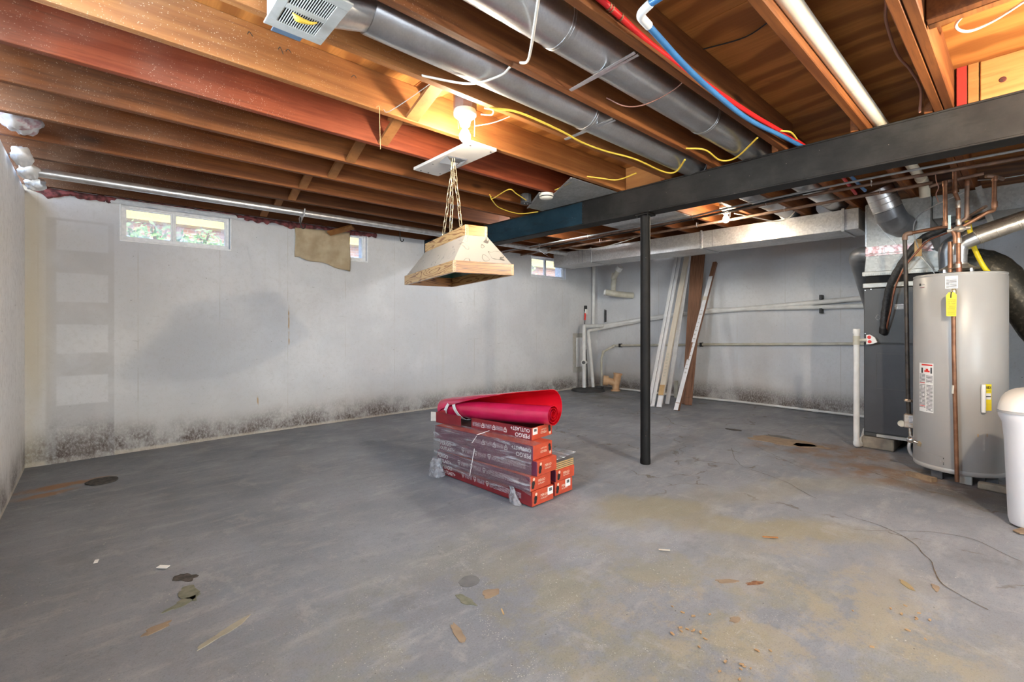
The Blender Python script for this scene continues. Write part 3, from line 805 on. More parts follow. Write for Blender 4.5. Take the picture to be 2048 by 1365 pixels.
# ---- outdoors seen through the panes
g = MB()
def yard(u, v):
    x = -6 + 18 * u; y = YB + .20 + 9 * v
    return Vector((x, y, 1.66 + .75 * min(1, v * 2.4) + .04 * mnoise.noise(Vector((x, y, 0)))))
g.grid(yard, 30, 16)
gr = g.build('ground', simple('leaf_litter', (.20, .19, .17), (.34, .36, .38), 9, .9), loc=(0, 0, 0)); gr['kind'] = 'structure'
bt = NT('far_brick')
bk = bt.node('ShaderNodeTexBrick'); bt.link(bt.mapping(bt.coord(), rot=(R(90), 0, 0)), bk.inputs['Vector'])
bk.inputs['Color1'].default_value = (.38, .17, .11, 1); bk.inputs['Color2'].default_value = (.46, .24, .15, 1); bk.inputs['Mortar'].default_value = (.5, .45, .4, 1)
bk.inputs['Scale'].default_value = 4.2; bt.fin(bk.outputs['Color'], .9)
h = MB(); h.box(-7, 12, YB + 5.2, YB + 5.5, 1.4, 4.8)
hs = h.build('neighbour_house', bt.m); tag(hs, 'brick wall of the neighbouring house outside the windows', 'house')
e = MB(); e.box(-7.2, 12.2, YB + 4.9, YB + 5.19, 2.80, 3.6); e.build('eave', simple('yellow_eave', (.58, .42, .12), None), hs)
gz = lambda y: 1.64 + .75 * min(1, (y - YB - .2) / 9 * 2.4)
lm = simple('bush_leaf', (.16, .30, .05), (.40, .46, .16), 30, .6)
for bi, (bx, by, br) in enumerate(((.55, 6.3, .30), (1.05, 6.9, .26), (.25, 7.2, .36), (1.9, 6.8, .3), (7.6, 8.2, .5))):
    m = MB()
    for k in range(150):
        d = Vector((random.gauss(0, 1), random.gauss(0, 1), abs(random.gauss(0, .8)))).normalized() * br * random.uniform(.5, 1)
        c = Vector((bx, by, gz(by))) + d; a = Vector((random.uniform(-1, 1), random.uniform(-1, 1), random.uniform(-.4, 1))).normalized() * .045; b = a.orthogonal().normalized() * .022
        m.add([c - a, c + b, c + a, c - b], [(0, 1, 2, 3)])
    bo = thing('bush', ['low leafy bush right outside the left window, nearest the glass', 'leafy bush behind the right pane of the left window', 'larger bush farther back outside the left window', 'leafy bush outside the half-covered window', 'bush outside the corner window'][bi], 'bush', (bx, by, gz(by)))
    m.build('foliage', lm, bo, fix=False)
    m = MB(); 
    for k in range(4): m.tube([(bx + random.uniform(-.03, .03), by, gz(by) - .02), (bx + random.uniform(-.1, .1), by + random.uniform(-.1, .1), gz(by) + br * .8)], .006, 5)
    m.build('stem', M['joist'], bo)

# ---- floor marks: crack lines, peeled paint flakes, plugs (pieces of the floor)
dark = simple('crack_dark', (.045, .035, .025), (.12, .08, .04), 20, .9)
def crack(pts, w):
    P = catmull([(x, y, 0) for x, y in pts], 8); m = MB(); vs = []
    for i, p in enumerate(P):
        d = (P[min(i + 1, len(P) - 1)] - P[max(i - 1, 0)]).normalized(); s = Vector((-d.y, d.x, 0))
        j = s * .014 * mnoise.noise(p * 9); k = w * (.5 + .7 * abs(mnoise.noise(p * 14)))
        vs += [p + j - s * k + Vector((0, 0, .0022)), p + j + s * k + Vector((0, 0, .0022))]
    m.add(vs, [(2 * i, 2 * i + 1, 2 * i + 3, 2 * i + 2) for i in range(len(P) - 1)]); m.build('crack', dark, floor, fix=False)
crack([(4.05, 1.70), (3.617, 1.453), (3.468, 1.131), (3.25, .86)], .0022)
crack([(3.096, .682), (3.022, .455), (2.785, .297), (2.554, .234), (2.45, .10)], .0026)
crack([(4.3, 1.62), (3.95, 1.22), (3.78, .97)], .002)
crack([(2.9, .60), (3.2, .25), (3.065, .02)], .0018)
flake_tan = simple('bared_tan_patch', (.29, .215, .145), (.225, .165, .115), 14, .9, bump=.3)
flake_ol = simple('bared_olive_patch', (.135, .14, .10), (.19, .19, .14), 30, .9)
flake_pale = simple('bared_pale_patch', (.33, .305, .235), (.27, .25, .20), 20, .9)
flake_dk = simple('dark_plug', (.035, .033, .03), (.09, .08, .07), 40, .8)
def flake(cx, cy, rx, ry, rot, mat, name='paint_flake', n=22, jit=.35, seed=0, h=.0024):
    pl = []
    for k in range(n):
        a = 2 * math.pi * k / n; s = 1 + jit * mnoise.noise(Vector((math.cos(a) * 1.7 + seed, math.sin(a) * 1.7, seed * 2.1))) * 1.6
        x, y = rx * s * math.cos(a), ry * s * math.sin(a); c, q = math.cos(R(rot)), math.sin(R(rot))
        pl.append((cx + x * c - y * q, cy + x * q + y * c))
    m = MB(); m.prism(pl, -.004, h); m.build(name, mat, floor)
flake(4.63, 1.50, .13, .26, 8, flake_tan, seed=1); flake(4.63, 1.27, .07, .13, 20, flake_tan, seed=2); flake(4.78, 1.56, .05, .12, 5, simple('grey_bared_patch', (.10, .10, .10), (.15, .145, .14), 20, .9), 'bare_patch', seed=3, h=.0030)
flake(4.77, 1.98, .035, .075, 10, flake_dk, 'floor_hole', jit=.25, seed=4)
flake(.062, 4.18, .085, .085, 0, flake_dk, 'floor_plug', jit=.08, seed=5)
flake(.295, 2.34, .030, .050, 30, flake_dk, 'bare_patch', seed=6); flake(.285, 2.20, .028, .07, 8, flake_ol, seed=7); flake(.26, 2.14, .055, .022, 30, flake_ol, seed=8)
flake(.342, 1.84, .075, .016, 25, flake_pale, seed=9); flake(.17, 2.02, .04, .022, 15, flake_tan, seed=10)
flake(1.149, 1.535, .045, .04, 0, simple('grey_stain', (.12, .122, .125), (.15, .15, .155), 20, .8), 'stain_spot', jit=.12, seed=11, h=.0018); flake(1.16, 1.41, .036, .026, 10, flake_tan, seed=12)
flake(1.06, 1.44, .018, .05, 8, flake_ol, seed=13); flake(.93, 1.30, .016, .06, -10, flake_tan, seed=14)
flake(2.0, .745, .035, .012, -30, simple('brown_patch', (.14, .06, .03), (.24, .12, .06), 60, .9), seed=15); flake(1.93, .83, .05, .014, -40, flake_tan, seed=16)
flake(1.70, .70, .022, .016, 0, flake_tan, seed=17); flake(2.50, .25, .03, .012, 20, flake_tan, seed=18); flake(2.44, .33, .04, .012, 40, simple('ochre_patch', (.28, .215, .11), None), seed=19)
# ================================================================== STEEL BEAM AND POST
bx0, bx1 = 3.05, 3.18; zb, zt = 1.884, ZJ - .001
beam = thing('steel_beam', 'long black steel I-beam crossing the room under the joists', 'beam', (3.115, 0, zb))
m = MB(); m.box(bx0 + .062, bx1 - .062, YF + .002, YB - .001, zb + .011, zt - .011); m.build('web', M['beam'], beam)
m = MB(); m.bbox(bx0 + .004, bx0 + .010, YF + .3, 2.495, zb + .0105, zt - .0105, .001); m.build('side_plate', M['beam'], beam)
m = MB(); m.bbox(bx0 + .001, bx0 + .0095, 2.505, YB - .001, zb + .0105, zt - .0105, .001); tag(m.build('side_plate', M['beam_blue'], beam), 'blue-black end length beyond the weld')
wl = MB(); P = [(bx0 + .006, 2.50 + .004 * math.sin(i * 2.1), zb + .014 + i * .009) for i in range(20)]
wl.tube(P, [.006 + .002 * math.sin(i * 3.1) for i in range(20)], 6); wl.build('weld_seam', M['beam'], beam)
m = MB(); m.bbox(bx0, bx1, YF + .002, YB - .001, zt - .010, zt, .002); m.build('flange', M['beam'], beam)
m = MB(); m.bbox(bx0, bx1, YF + .002, YB - .001, zb, zb + .010, .002); m.build('flange', M['beam'], beam)

post = thing('support_post', 'round black steel post standing under the beam', 'post', (3.115, 1.945, 0))
m = MB(); m.lathe([(.0365, .0), (.0385, .004), (.0385, .03), (.0365, .05), (.0365, 1.872)], (3.115, 1.945, .0), 28); m.build('tube', M['post'], post, smooth=40)
m = MB(); m.bbox(3.06, 3.17, 1.89, 2.0, 1.872, 1.8835, .002); m.build('cap_plate', M['post'], post)
for sy in (1.882, 2.008): 
    m = MB(); m.lathe([(.007, 0), (.007, .012), (.012, .012), (.012, .02)], (3.075, sy if 1.89 < sy < 2.0 else (1.9 if sy < 1.9 else 1.99), 1.860), 6); m.build('bolt', M['post'], post)

# ================================================================== BULBS IN PORCELAIN HOLDERS
def bulb_holder(x, y, z, label, mat, strings=(), group=None, box_to=ZS):
    """z = centre of the glass; base plate sits .105 above"""
    t = thing('bulb_holder', label, 'light', (x, y, z - .04), group=group)
    m = MB(); m.lathe([(.060, .125), (.060, box_to - z)], (x, y, z), 8); m.build('junction_box', M['grey_pipe'], t)
    m = MB(); m.lathe([(.020, .044), (.024, .046), (.028, .06), (.032, .078), (.046, .088), (.058, .098), (.060, .112), (.056, .125)], (x, y, z), 32); m.build('porcelain_base', M['porcelain'], t, smooth=50)
    m = MB(); m.lathe([(.013, .046), (.013, .034)], (x, y, z), 16); m.build('socket', M['brass'], t, smooth=40)
    m = MB(); m.lathe([(.012, .036), (.014, .028), (.022, .014), (.028, 0), (.0285, -.008), (.026, -.02), (.018, -.031), (.008, -.036), (0, -.037)], (x, y, z), 24); tag(m.build('bulb', mat, t, smooth=80), 'glowing glass bulb')
    for dx, dy, ln in strings:
        m = MB(); m.tube(catmull([(x + dx, y + dy, z + .10), (x + dx * 1.05, y + dy, z + .06), (x + dx, y + dy, z + .10 - ln)], 4), .0014, 5); m.build('pull_cord', M['white_cable'], t)
    return t
bulb_holder(1.42, 1.93, 2.019, 'lit bare bulb in porcelain holder above the white mounting board', M['bulb_near'], ((-.055, -.02, .09), (.045, -.02, .10)))
bulb_holder(4.45, 1.916, 2.05, 'lit bare bulb in porcelain holder beyond the steel beam', M['bulb_far'], ((.04, -.02, .08),))
bulb_holder(2.36, -.40, 1.925, 'assumed lit bare bulb off to the right of the view, by the framed opening', M['bulb_assumed_right'])  # unseen bulb, assumed from where shadows and warm light fall

bulb_holder(3.72, 3.565, 2.140, 'added cool white fill bulb, unseen in the joist bay behind the beam', M['bulb_added_fill'])  # bulb added as fill for the far floor and wall, hidden by the beam

# ================================================================== MOUNTING BOARD AND BILLIARD LAMP
bd = thing('mounting_board', 'white board screwed across the joists above the hanging lamp', 'board', (1.675, 2.40, 2.069))
m = MB(); m.bbox(1.578, 1.772, 2.095, 2.715, 2.0685, 2.0875, .002); m.build('panel', M['white_board_stain'], bd)
for sx, sy in ((1.60, 2.125), (1.75, 2.125), (1.61, 2.53), (1.75, 2.54), (1.62, 2.69), (1.68, 2.695), (1.75, 2.66)):
    m = MB(); m.lathe([(.006, 0), (.005, -.002)], (sx, sy, 2.0685), 8); m.build('screw', M['dark_grey'], bd)

LA = R(76.5)
lamp = thing('hanging_lamp', 'oak-rimmed billiard lamp with etched cream panels hung on chains', 'lamp', (1.672, 2.394, 1.323), LA - R(90))
# local frame: y = long axis (away from the camera), x = short axis
hl, hw = .453, .180; tl, tw = .350, .067
def frame(z0, z1, l, w, th, name, mats):
    for i, (x0, x1, y0, y1) in enumerate(((-w, -w + th, -l, l), (w - th, w, -l, l), (-w + th, w - th, -l, -l + th), (-w + th, w - th, l - th, l))):
        m = MB(); m.bbox(x0, x1, y0, y1, z0, z1, .0015); m.build(name, mats[0 if i < 2 else 1], lamp, local=True)
M['oak_y'] = oak('oak_rim_long', (.20, .085, .03), (.46, .26, .10), 'Y')
M['oak_top_y'] = oak('oak_top_long', (.22, .10, .04), (.48, .29, .12), 'Y')
frame(0, .062, hl, hw, .018, 'rim_board', (M['oak_y'], M['oak']))
frame(.218, .278, tl, tw, .016, 'top_board', (M['oak_top_y'], M['oak_top']))
zl, zu = .058, .222
for s in (-1, 1):
    for nm, a, b in (('end_panel', [(-hw + .006, s * (hl - .006), zl), (hw - .006, s * (hl - .006), zl)], [(tw - .002, s * (tl - .002), zu), (-tw + .002, s * (tl - .002), zu)]),
                     ('side_panel', [(s * (hw - .006), -hl + .006, zl), (s * (hw - .006), hl - .006, zl)], [(s * (tw - .002), tl - .002, zu), (s * (tw - .002), -tl + .002, zu)])):
        q = [Vector(p) for p in a + b]; c = Vector((0, 0, .1))
        nrm = (q[1] - q[0]).cross(q[3] - q[0]).normalized()
        if nrm.dot(sum(q, Vector()) / 4 - c) < 0: nrm = -nrm
        m = MB(); m.add(q + [p - nrm * .006 for p in q], [(0, 1, 2, 3), (0, 1, 5, 4), (1, 2, 6, 5), (2, 3, 7, 6), (3, 0, 4, 7)], 0)
        m.add([p - nrm * .006 for p in q], [(3, 2, 1, 0)], 1)
        m.build(nm, [M['shade'], M['shade_in']], lamp, local=True)
m = MB(); m.box(-tw + .016, tw - .016, -tl + .016, tl - .016, .225, .235); m.build('top_plate', M['shade_in'], lamp, local=True)
m = MB(); m.box(-hw + .0185, hw - .0185, -.006, .006, .205, .222); m.box(-.05, .05, -.25, .25, .200, .206)
rail = MB(); rail.bbox(-.02, .02, -.30, .30, .208, .2245, .002); rail.build('socket_rail', M['black'], lamp, local=True)
for sy in (-.2, .2):
    m = MB(); m.lathe([(.016, .208), (.016, .165), (.02, .16), (.02, .15)], (0, sy, 0), 14); m.build('lamp_socket', M['black'], lamp, local=True, smooth=40)
# chains: canopy centre -> eyes in the top plate
top = Vector((0, 0, 2.052 - 1.323))
def link_pts(c, d, s, L, W):
    out = []
    for k in range(14):
        a = 2 * math.pi * k / 14
        x, y = math.cos(a), math.sin(a)
        out.append(c + d * (L / 2 - W / 2) * (1 if y > .01 else -1 if y < -.01 else 0) + d * y * W / 2 + s * x * W / 2)
    return out
for (ax, ay), (ex, ey) in (((-.006, -.022), (0, -.15)), ((-.004, 0), (-.01, .02)), ((.004, .02), (0, .205))):
    a = top + Vector((ax, ay, 0)); b = Vector((ex, ey, .236)); n = 12
    d = (b - a); st = d.length / n; d.normalize(); s1 = d.cross(Vector((1, .4, 0))).normalized(); s2 = d.cross(s1)
    m = MB()
    for k in range(n):
        c = a + d * st * (k + .5) + Vector((.002 * math.sin(k * 1.3), .002 * math.cos(k * 1.9), 0))
        m.tube(link_pts(c, d, s1 if k % 2 else s2, st * 1.26, .019), .0024, 6, closed=True)
    m.build('chain', M['brass'], lamp, local=True, smooth=60)
m = MB()
q = R(45)
m.loft([[Vector((math.cos(R(45 + 90 * k)) * r, math.sin(R(45 + 90 * k)) * r, z - 1.323)) for k in range(4)] for r, z in ((.095, 2.068), (.09, 2.062), (.05, 2.055), (.035, 2.050))])
m.build('canopy_plate', M['chrome'], lamp, local=True)
m = MB(); m.tube([Vector((.012 * math.cos(a), 0, .722 + .012 * math.sin(a))) for a in [2 * math.pi * k / 12 for k in range(12)]], .003, 6, closed=True); m.build('chain_ring', M['brass'], lamp, local=True, smooth=60)

# ================================================================== CEILING SERVICES
def one(name, label, cat, mb, mat, smooth=None, group=None, loc=None, solid=None):
    o = mb.build(name, mat, smooth=smooth, loc=loc, solid=solid); return tag(o, label, cat, group)
def cable(label, pts, r, mat, name='cable', cat='cable', k=6, n=7, group=None, smooth=True):
    m = MB(); P = catmull(pts, k) if smooth else [Vector(p) for p in pts]
    m.tube(P, r, n); return one(name, label, cat, m, mat, 60, group)

# air register box with louvred face
reg = thing('air_register', 'grey louvred register box hung at the top edge', 'vent', (.50, 1.56, 2.02))
x0, x1, y0, y1 = .425, .592, 1.404, 1.655
for q in ((x0, x1, y0, y0 + .012), (x0, x1, y1 - .012, y1), (x0, x0 + .012, y0 + .012, y1 - .012), (x1 - .012, x1, y0 + .012, y1 - .012)):
    m = MB(); m.box(q[0], q[1], q[2], q[3], 2.036, 2.20); m.build('box_side', M['galv'], reg)
rx0, rx1, ry0, ry1 = .417, .600, 1.388, 1.665; zr = 2.030
for q in ((rx0, rx1, ry0, ry0 + .04), (rx0, rx1, ry1 - .04, ry1), (rx0, rx0 + .028, ry0 + .04, ry1 - .04), (rx1 - .036, rx1, ry0 + .04, ry1 - .04), (rx0 + .028, rx1 - .036, (ry0 + ry1) / 2 - .012, (ry0 + ry1) / 2 + .012)):
    m = MB(); m.bbox(q[0], q[1], q[2], q[3], zr, zr + .006, .001); m.build('face_frame', M['grille'], reg)
for ya, yb in ((ry0 + .04, (ry0 + ry1) / 2 - .012), ((ry0 + ry1) / 2 + .012, ry1 - .04)):
    for k in range(17):
        x = rx0 + .031 + k * (rx1 - .036 - rx0 - .034) / 16
        m = MB(); m.bar((x, ya, zr + .006), (x, yb, zr + .006), .0030, .009, (.5, 0, 1)); m.build('louvre', M['grille'], reg)
m = MB(); m.box(x0 + .0125, x1 - .0125, y0 + .0125, y1 - .0125, zr + .020, zr + .022); m.build('back_plate', M['dark_gap'], reg)
m = MB(); m.bbox(rx0 + .03, rx1 - .06, ry1 + .0005, ry1 + .030, zr + .002, zr + .006, .001); m.build('mounting_flange', M['blue_steel'], reg)
m = MB(); m.tube(catmull([(.47, 1.545, zr - .003), (.49, 1.55, zr - .012), (.525, 1.548, zr - .010), (.545, 1.545, zr - .002)], 5), [.002, .004, .006, .008, .010, .010, .009, .008, .007, .006, .005, .005, .004, .003, .003, .002], 8); m.build('damper_lever', M['yellow_cable'], reg, smooth=60)

def round_duct(label, y, z, r, xa, xb, joints, taper=True):
    t = thing('round_duct', label, 'duct', (xa, y, z - r))
    xs = [xa] + joints + [xb]
    for i in range(len(xs) - 1):
        a, b = xs[i], xs[i + 1]
        m = MB(); m.lathe([(r - .002, a), (r, a + .012), (r, b - .03), (r + .0015, b - .02), (r + .0015, b)], (0, y, z), 36, 'X'); m.build('duct_length', M['galv_duct'], t, smooth=50)
    for j in joints:
        m = MB()
        for o in (-.035, -.022): m.tube([(j + o, y + (r + .001) * math.cos(a), z + (r + .001) * math.sin(a)) for a in [2 * math.pi * k / 32 for k in range(32)]], .0026, 6, closed=True)
        m.build('crimp', M['galv_duct'], t, smooth=60)
    return t
dl = round_duct('left galvanised round duct running from the register box over the beam', 1.555, 2.165, .088, .72, 5.08, [1.95, 3.15, 4.4])
m = MB(); m.tube(fillet([(.593, 1.555, 2.12), (.66, 1.558, 2.14), (.735, 1.555, 2.163)], .06), .072, 24); m.build('collar', M['galv_duct'], dl, smooth=40)
dr = round_duct('right galvanised round duct between joists next to the red tubing', 1.185, 2.18, .088, .2, 5.14, [1.33, 2.50, 3.7, 4.8])
for du, y in ((dl, 1.59), (dr, 1.27)):
    x = 5.20
    m = MB(); m.tube(fillet([(x - .13, y, 2.15), (x, y, 2.16), (x, y, 2.095)], .1), .075, 24); m.build('takeoff_boot', M['galv_duct'], du, smooth=50)

gp = thing('steel_conduit_duct', 'slim galvanised pipe along the joists by the window wall', 'pipe', (1.5, 4.39, 2.06))
m = MB(); m.lathe([(.030, -.28), (.030, 3.0)], (0, 4.39, 2.058), 20, 'X'); m.build('pipe_length', M['strap'], gp, smooth=50)
m = MB(); m.lathe([(.030, 3.002), (.030, 6.3)], (0, 4.39, 2.058), 20, 'X'); m.build('pipe_length', M['strap'], gp, smooth=50)
for x in (1.42, 4.6):
    m = MB(); m.tube([(x, 4.325, 2.086), (x, 4.350, 2.03), (x, 4.39, 2.022), (x, 4.430, 2.03), (x, 4.455, 2.086)], .006, 6); m.build('hanger', M['strap'], gp)

pv = thing('drain_pipe', 'long white plastic drain pipe running between the joists over the beam', 'pipe', (3, .548, 2.12))
m = MB(); m.lathe([(.0305, -.3), (.0305, 2.6)], (0, .545, 2.152), 24, 'X'); m.build('pipe_length', M['pvc_cream'], pv, smooth=50)
m = MB(); m.lathe([(.0305, 2.602), (.0305, 4.70)], (0, .545, 2.152), 24, 'X'); m.build('pipe_length', M['pvc_cream'], pv, smooth=50)
m = MB(); m.lathe([(.036, 4.62), (.036, 4.70)], (0, .545, 2.152), 24, 'X'); m.tube(fillet([(4.70, .545, 2.152), (4.80, .545, 2.15), (4.84, .545, 2.05)], .05), .034, 20); m.build('elbow', M['pvc_cream'], pv, smooth=50)

t = thing('red_water_tube', 'red plastic water tube between the joists', 'tube', (2, .95, 2.1))
m = MB(); m.tube(catmull([(1.10, .935, 2.118), (1.291, .944, 2.118), (1.588, .966, 2.12), (1.976, .960, 2.117), (2.495, .945, 2.12), (3.067, .915, 2.13), (3.8, .90, 2.13), (4.55, .93, 2.10)], 8), .0115, 10); m.build('tube', M['red_pex'], t, smooth=60)
for x in (1.285, 1.30, 1.36): 
    m = MB(); m.lathe([(.0135, 0), (.0135, .007)], (x, .944 + (x - 1.285) * .08, 2.118), 12, 'X'); m.build('clamp_ring', M['copper'], t)
t = thing('blue_water_tube', 'blue plastic water tube with white elbow beside the red one', 'tube', (2, .9, 2.08))
m = MB(); m.tube(catmull([(1.42, .876, 2.078), (1.749, .913, 2.076), (2.054, .932, 2.076), (2.46, .94, 2.079), (2.999, .912, 2.105), (3.8, .86, 2.12), (4.5, .86, 2.10)], 8), .0115, 10); m.build('tube', M['blue_pex'], t, smooth=60)
m = MB(); m.tube(fillet([(1.425, .876, 2.078), (1.350, .868, 2.079), (1.345, .82, 2.09)], .03), .0145, 12); tag(m.build('elbow', M['pvc'], t, smooth=60), 'white sleeve elbow')
m = MB(); m.tube([(1.345, .822, 2.09), (1.346, .62, 2.10)], .0115, 10); m.build('tube', M['blue_pex'], t, smooth=60)

YC = M['yellow_cable']
cable('long yellow cable sagging along the left round duct', [(1.40, 1.742, 2.10), (1.44, 1.716, 2.088), (1.55, 1.66, 2.082), (1.85, 1.668, 2.082), (2.055, 1.695, 2.083), (2.27, 1.689, 2.084), (2.51, 1.64, 2.08), (2.85, 1.648, 2.08), (2.90, 1.58, 2.072), (2.765, 1.445, 2.085)], .0055, YC)
cable('yellow cable loop under the right round duct near the beam', [(2.62, 1.375, 2.10), (2.685, 1.278, 2.08), (2.9, 1.285, 2.072), (2.93, 1.20, 2.073), (2.747, 1.01, 2.088)], .005, YC)
cable('short yellow cable beside the red tube at the beam', [(2.78, .955, 2.13), (2.813, .93, 2.122), (2.887, .89, 2.122), (3.05, .905, 2.13)], .005, YC)
cable('short yellow cable end on the red-stained joist', [(2.66, 2.45, 2.09), (2.638, 2.394, 2.085), (2.59, 2.22, 2.087)], .0045, YC)
cable('yellow cable draped below the end of the bright joist', [(2.62, 2.106, 2.105), (2.668, 2.03, 2.086), (2.778, 1.958, 2.08), (2.772, 1.80, 2.088)], .005, YC)
cable('yellow cable arching over to the dark junction plug', [(2.42, 2.93, 2.10), (2.389, 2.877, 2.06), (2.351, 2.64, 2.075), (2.45, 2.66, 2.065), (2.62, 2.73, 2.06)], .0045, YC)
cable('yellow cable slung low between junction plug and beam', [(2.36, 2.88, 2.09), (2.408, 2.9, 2.052), (2.588, 3.018, 2.045), (2.844, 3.06, 2.046), (3.0, 2.97, 2.07)], .0045, YC)
WC = M['white_cable']
cable('white cable hanging in a loop across both round ducts', [(1.03, 1.0, 2.11), (1.062, 1.05, 2.09), (1.191, 1.215, 2.06), (1.274, 1.322, 2.085), (1.275, 1.37, 2.10)], .0055, WC)
cable('white cable from joist hole over the left round duct', [(1.03, 1.71, 2.10), (1.05, 1.685, 2.088), (1.187, 1.578, 2.066), (1.25, 1.46, 2.075), (1.256, 1.40, 2.09)], .0048, WC)
cable('white cable loop hanging in the framed opening at upper right', [(2.343, .02, 2.22), (2.343, .11, 2.2), (2.433, .185, 2.19), (2.529, .16, 2.19), (2.532, .086, 2.2), (2.442, -.03, 2.21)], .0052, WC)
cable('white cable ends curling around the near bulb', [(1.50, 1.90, 2.14), (1.545, 1.87, 2.14), (1.53, 1.84, 2.15), (1.49, 1.86, 2.155)], .004, WC)
cable('thin white wire poking from the bright joist near the bridging', [(1.06, 2.108, 2.10), (1.075, 2.085, 2.085), (1.12, 1.95, 2.12), (1.17, 1.80, 2.17)], .0018, M['grey_cable'])
cable('thin white wire from joist to near bulb', [(1.62, 1.75, 2.13), (1.54, 1.84, 2.09), (1.47, 1.915, 2.075)], .0025, WC)
cable('brown wire curving down the plywood bay to the beam', [(2.0, .335, 2.215), (2.09, .339, 2.2), (2.242, .363, 2.2), (2.521, .372, 2.19), (2.699, .352, 2.18), (2.929, .345, 2.17), (3.04, .362, 2.10)], .0055, M['brown_wire'])
cable('dark wire running straight across the plywood bay', [(2.0, .96, 2.262), (2.05, .80, 2.264), (2.0, .66, 2.262), (2.02, .575, 2.264)], .003, M['black'])
cable('thin brown wire looped over the right round duct', [(1.84, 1.36, 2.14), (1.88, 1.28, 2.085), (1.93, 1.2, 2.083), (1.97, 1.08, 2.12), (1.98, 1.003, 2.17)], .0028, M['brown_wire'])
for lb, a, b in (('galvanised V-strap bridging under the right round duct', (1.571, 1.362, 2.092), (1.543, 1.004, 2.094)), ('galvanised V-strap bridging under the left round duct', (1.967, 1.742, 2.092), (1.955, 1.404, 2.094))):
    t = thing('bridging_strap', lb, 'strap', a)
    for dx in (0, .022):
        m = MB(); m.bar(Vector(a) + Vector((dx * .25, -.004, -.006)), Vector(b) + Vector((dx, .004, -.004)), .011, .003, (.3, 0, 1)); m.build('strip', M['strap'], t)

# smoke detector and junction plug
sd = thing('smoke_detector', 'round ivory smoke detector under the joists near the beam', 'detector', (2.68, 2.565, 2.040))
m = MB(); m.lathe([(0, 2.044), (.036, 2.045), (.048, 2.050), (.054, 2.058)], (2.68, 2.562, 0), 32); m.build('cover', M['smoke'], sd, smooth=50)
m = MB(); m.lathe([(.049, 2.058), (.049, 2.066)], (2.68, 2.562, 0), 32); m.build('vent_slot', M['dark_grey'], sd, smooth=50)
m = MB(); m.lathe([(.056, 2.0665), (.057, 2.074), (.057, 2.0875)], (2.68, 2.562, 0), 32); m.build('base', M['smoke'], sd, smooth=50)
jp = thing('junction_box', 'dark grey round junction box beside the smoke detector', 'box', (2.655, 2.77, 2.05))
m = MB(); m.lathe([(.040, 2.052), (.045, 2.056), (.045, 2.120)], (2.655, 2.768, 0), 10); m.build('body', M['dark_grey'], jp)
m = MB(); m.lathe([(.047, 2.046), (.047, 2.0515)], (2.655, 2.768, 0), 10); m.build('cover', M['dark_grey'], jp)
for s in (-.018, .018):
    m = MB(); m.lathe([(.004, 2.0435), (.004, 2.0455)], (2.655 + s, 2.768, 0), 8); m.build('screw', M['strap'], jp)

# sheet-metal panning under joist bays either side of the beam
for lb, polys in (('grey sheet-metal panning nailed under the joists left of the beam', [[(2.50, 2.150), (3.045, 2.150), (3.045, 2.556), (2.74, 2.556)], [(2.60, 2.560), (3.045, 2.560), (3.045, 2.962), (2.86, 2.962)]]),
                  ('large pale sheet-metal panning beyond the beam', [[(3.19, 2.155), (4.32, 2.155), (4.30, 2.558), (3.19, 2.558)], [(3.19, 2.562), (4.26, 2.562), (4.24, 2.965), (3.19, 2.965)]])):
    t = thing('duct_panning', lb, 'sheet metal', (*polys[0][0], 2.08))
    for p in polys:
        m = MB(); m.prism(p, 2.0830, 2.0848); m.build('sheet', M['plenum'] if 'left' in lb else M['galv'], t)
        m = MB(); m.bar((*p[0], 2.079), (*p[3], 2.079), .012, .006); m.build('folded_lip', M['galv'], t)

# steel and copper lines hung below the joists beyond the beam
for lb, pts, r, mt in (('thin pale steel line nearest the beam', [(4.0, -2.3, 2.062), (3.985, 0, 2.06), (3.985, .68, 2.06), (4.03, 1.2, 2.06), (4.09, 1.8, 2.058), (4.17, 2.4, 2.058), (4.2, 4.9, 2.058)], .008, 'grey_cable'),
                       ('brown steel gas pipe, middle of the three under the far joists', [(4.18, -2.3, 2.06), (4.18, .0, 2.06), (4.16, .93, 2.06), (4.24, 2.44, 2.056), (4.26, 4.9, 2.056)], .012, 'rust_pipe'),
                       ('brown steel pipe farthest from the beam above the trunk duct', [(4.42, .455, 2.055), (4.48, 1.02, 2.055), (4.58, 2.57, 2.055), (4.60, 4.9, 2.055)], .013, 'rust_pipe'),
                       ('dark cable beside the pale steel line', [(4.10, 1.0, 2.075), (4.12, 1.6, 2.05), (4.22, 2.2, 2.045), (4.36, 2.9, 2.062), (4.4, 4.5, 2.06)], .007, 'black')):
    t = thing('overhead_pipe', lb, 'pipe', pts[1])
    m = MB(); m.tube(catmull(pts, 6), r, 10); m.build('pipe_length', M[mt], t, smooth=60)
    if 'pipe' in lb:
        for y in (.75, 1.42, 2.2, 3.4):
            P = min(catmull(pts, 12), key=lambda p: abs(p.y - y))
            m = MB(); m.tube([(P.x - r - .002, P.y, ZJ - .001), (P.x - r - .002, P.y, P.z), (P.x, P.y, P.z - r - .003), (P.x + r + .002, P.y, P.z), (P.x + r + .002, P.y, ZJ - .001)], .0022, 5); m.build('hanger', M['strap'], t)
cable('white cable looped near the far bulb', [(4.50, 1.86, 2.10), (4.70, 1.72, 2.06), (4.82, 1.60, 2.03), (4.86, 1.52, 2.05), (4.80, 1.44, 2.09)], .004, WC)
cable('white cable drooping along the top of the trunk duct', [(4.70, 2.9, 2.09), (4.80, 3.3, 2.06), (4.88, 3.7, 2.045), (4.90, 4.0, 2.06), (4.85, 4.2, 2.09)], .005, WC)
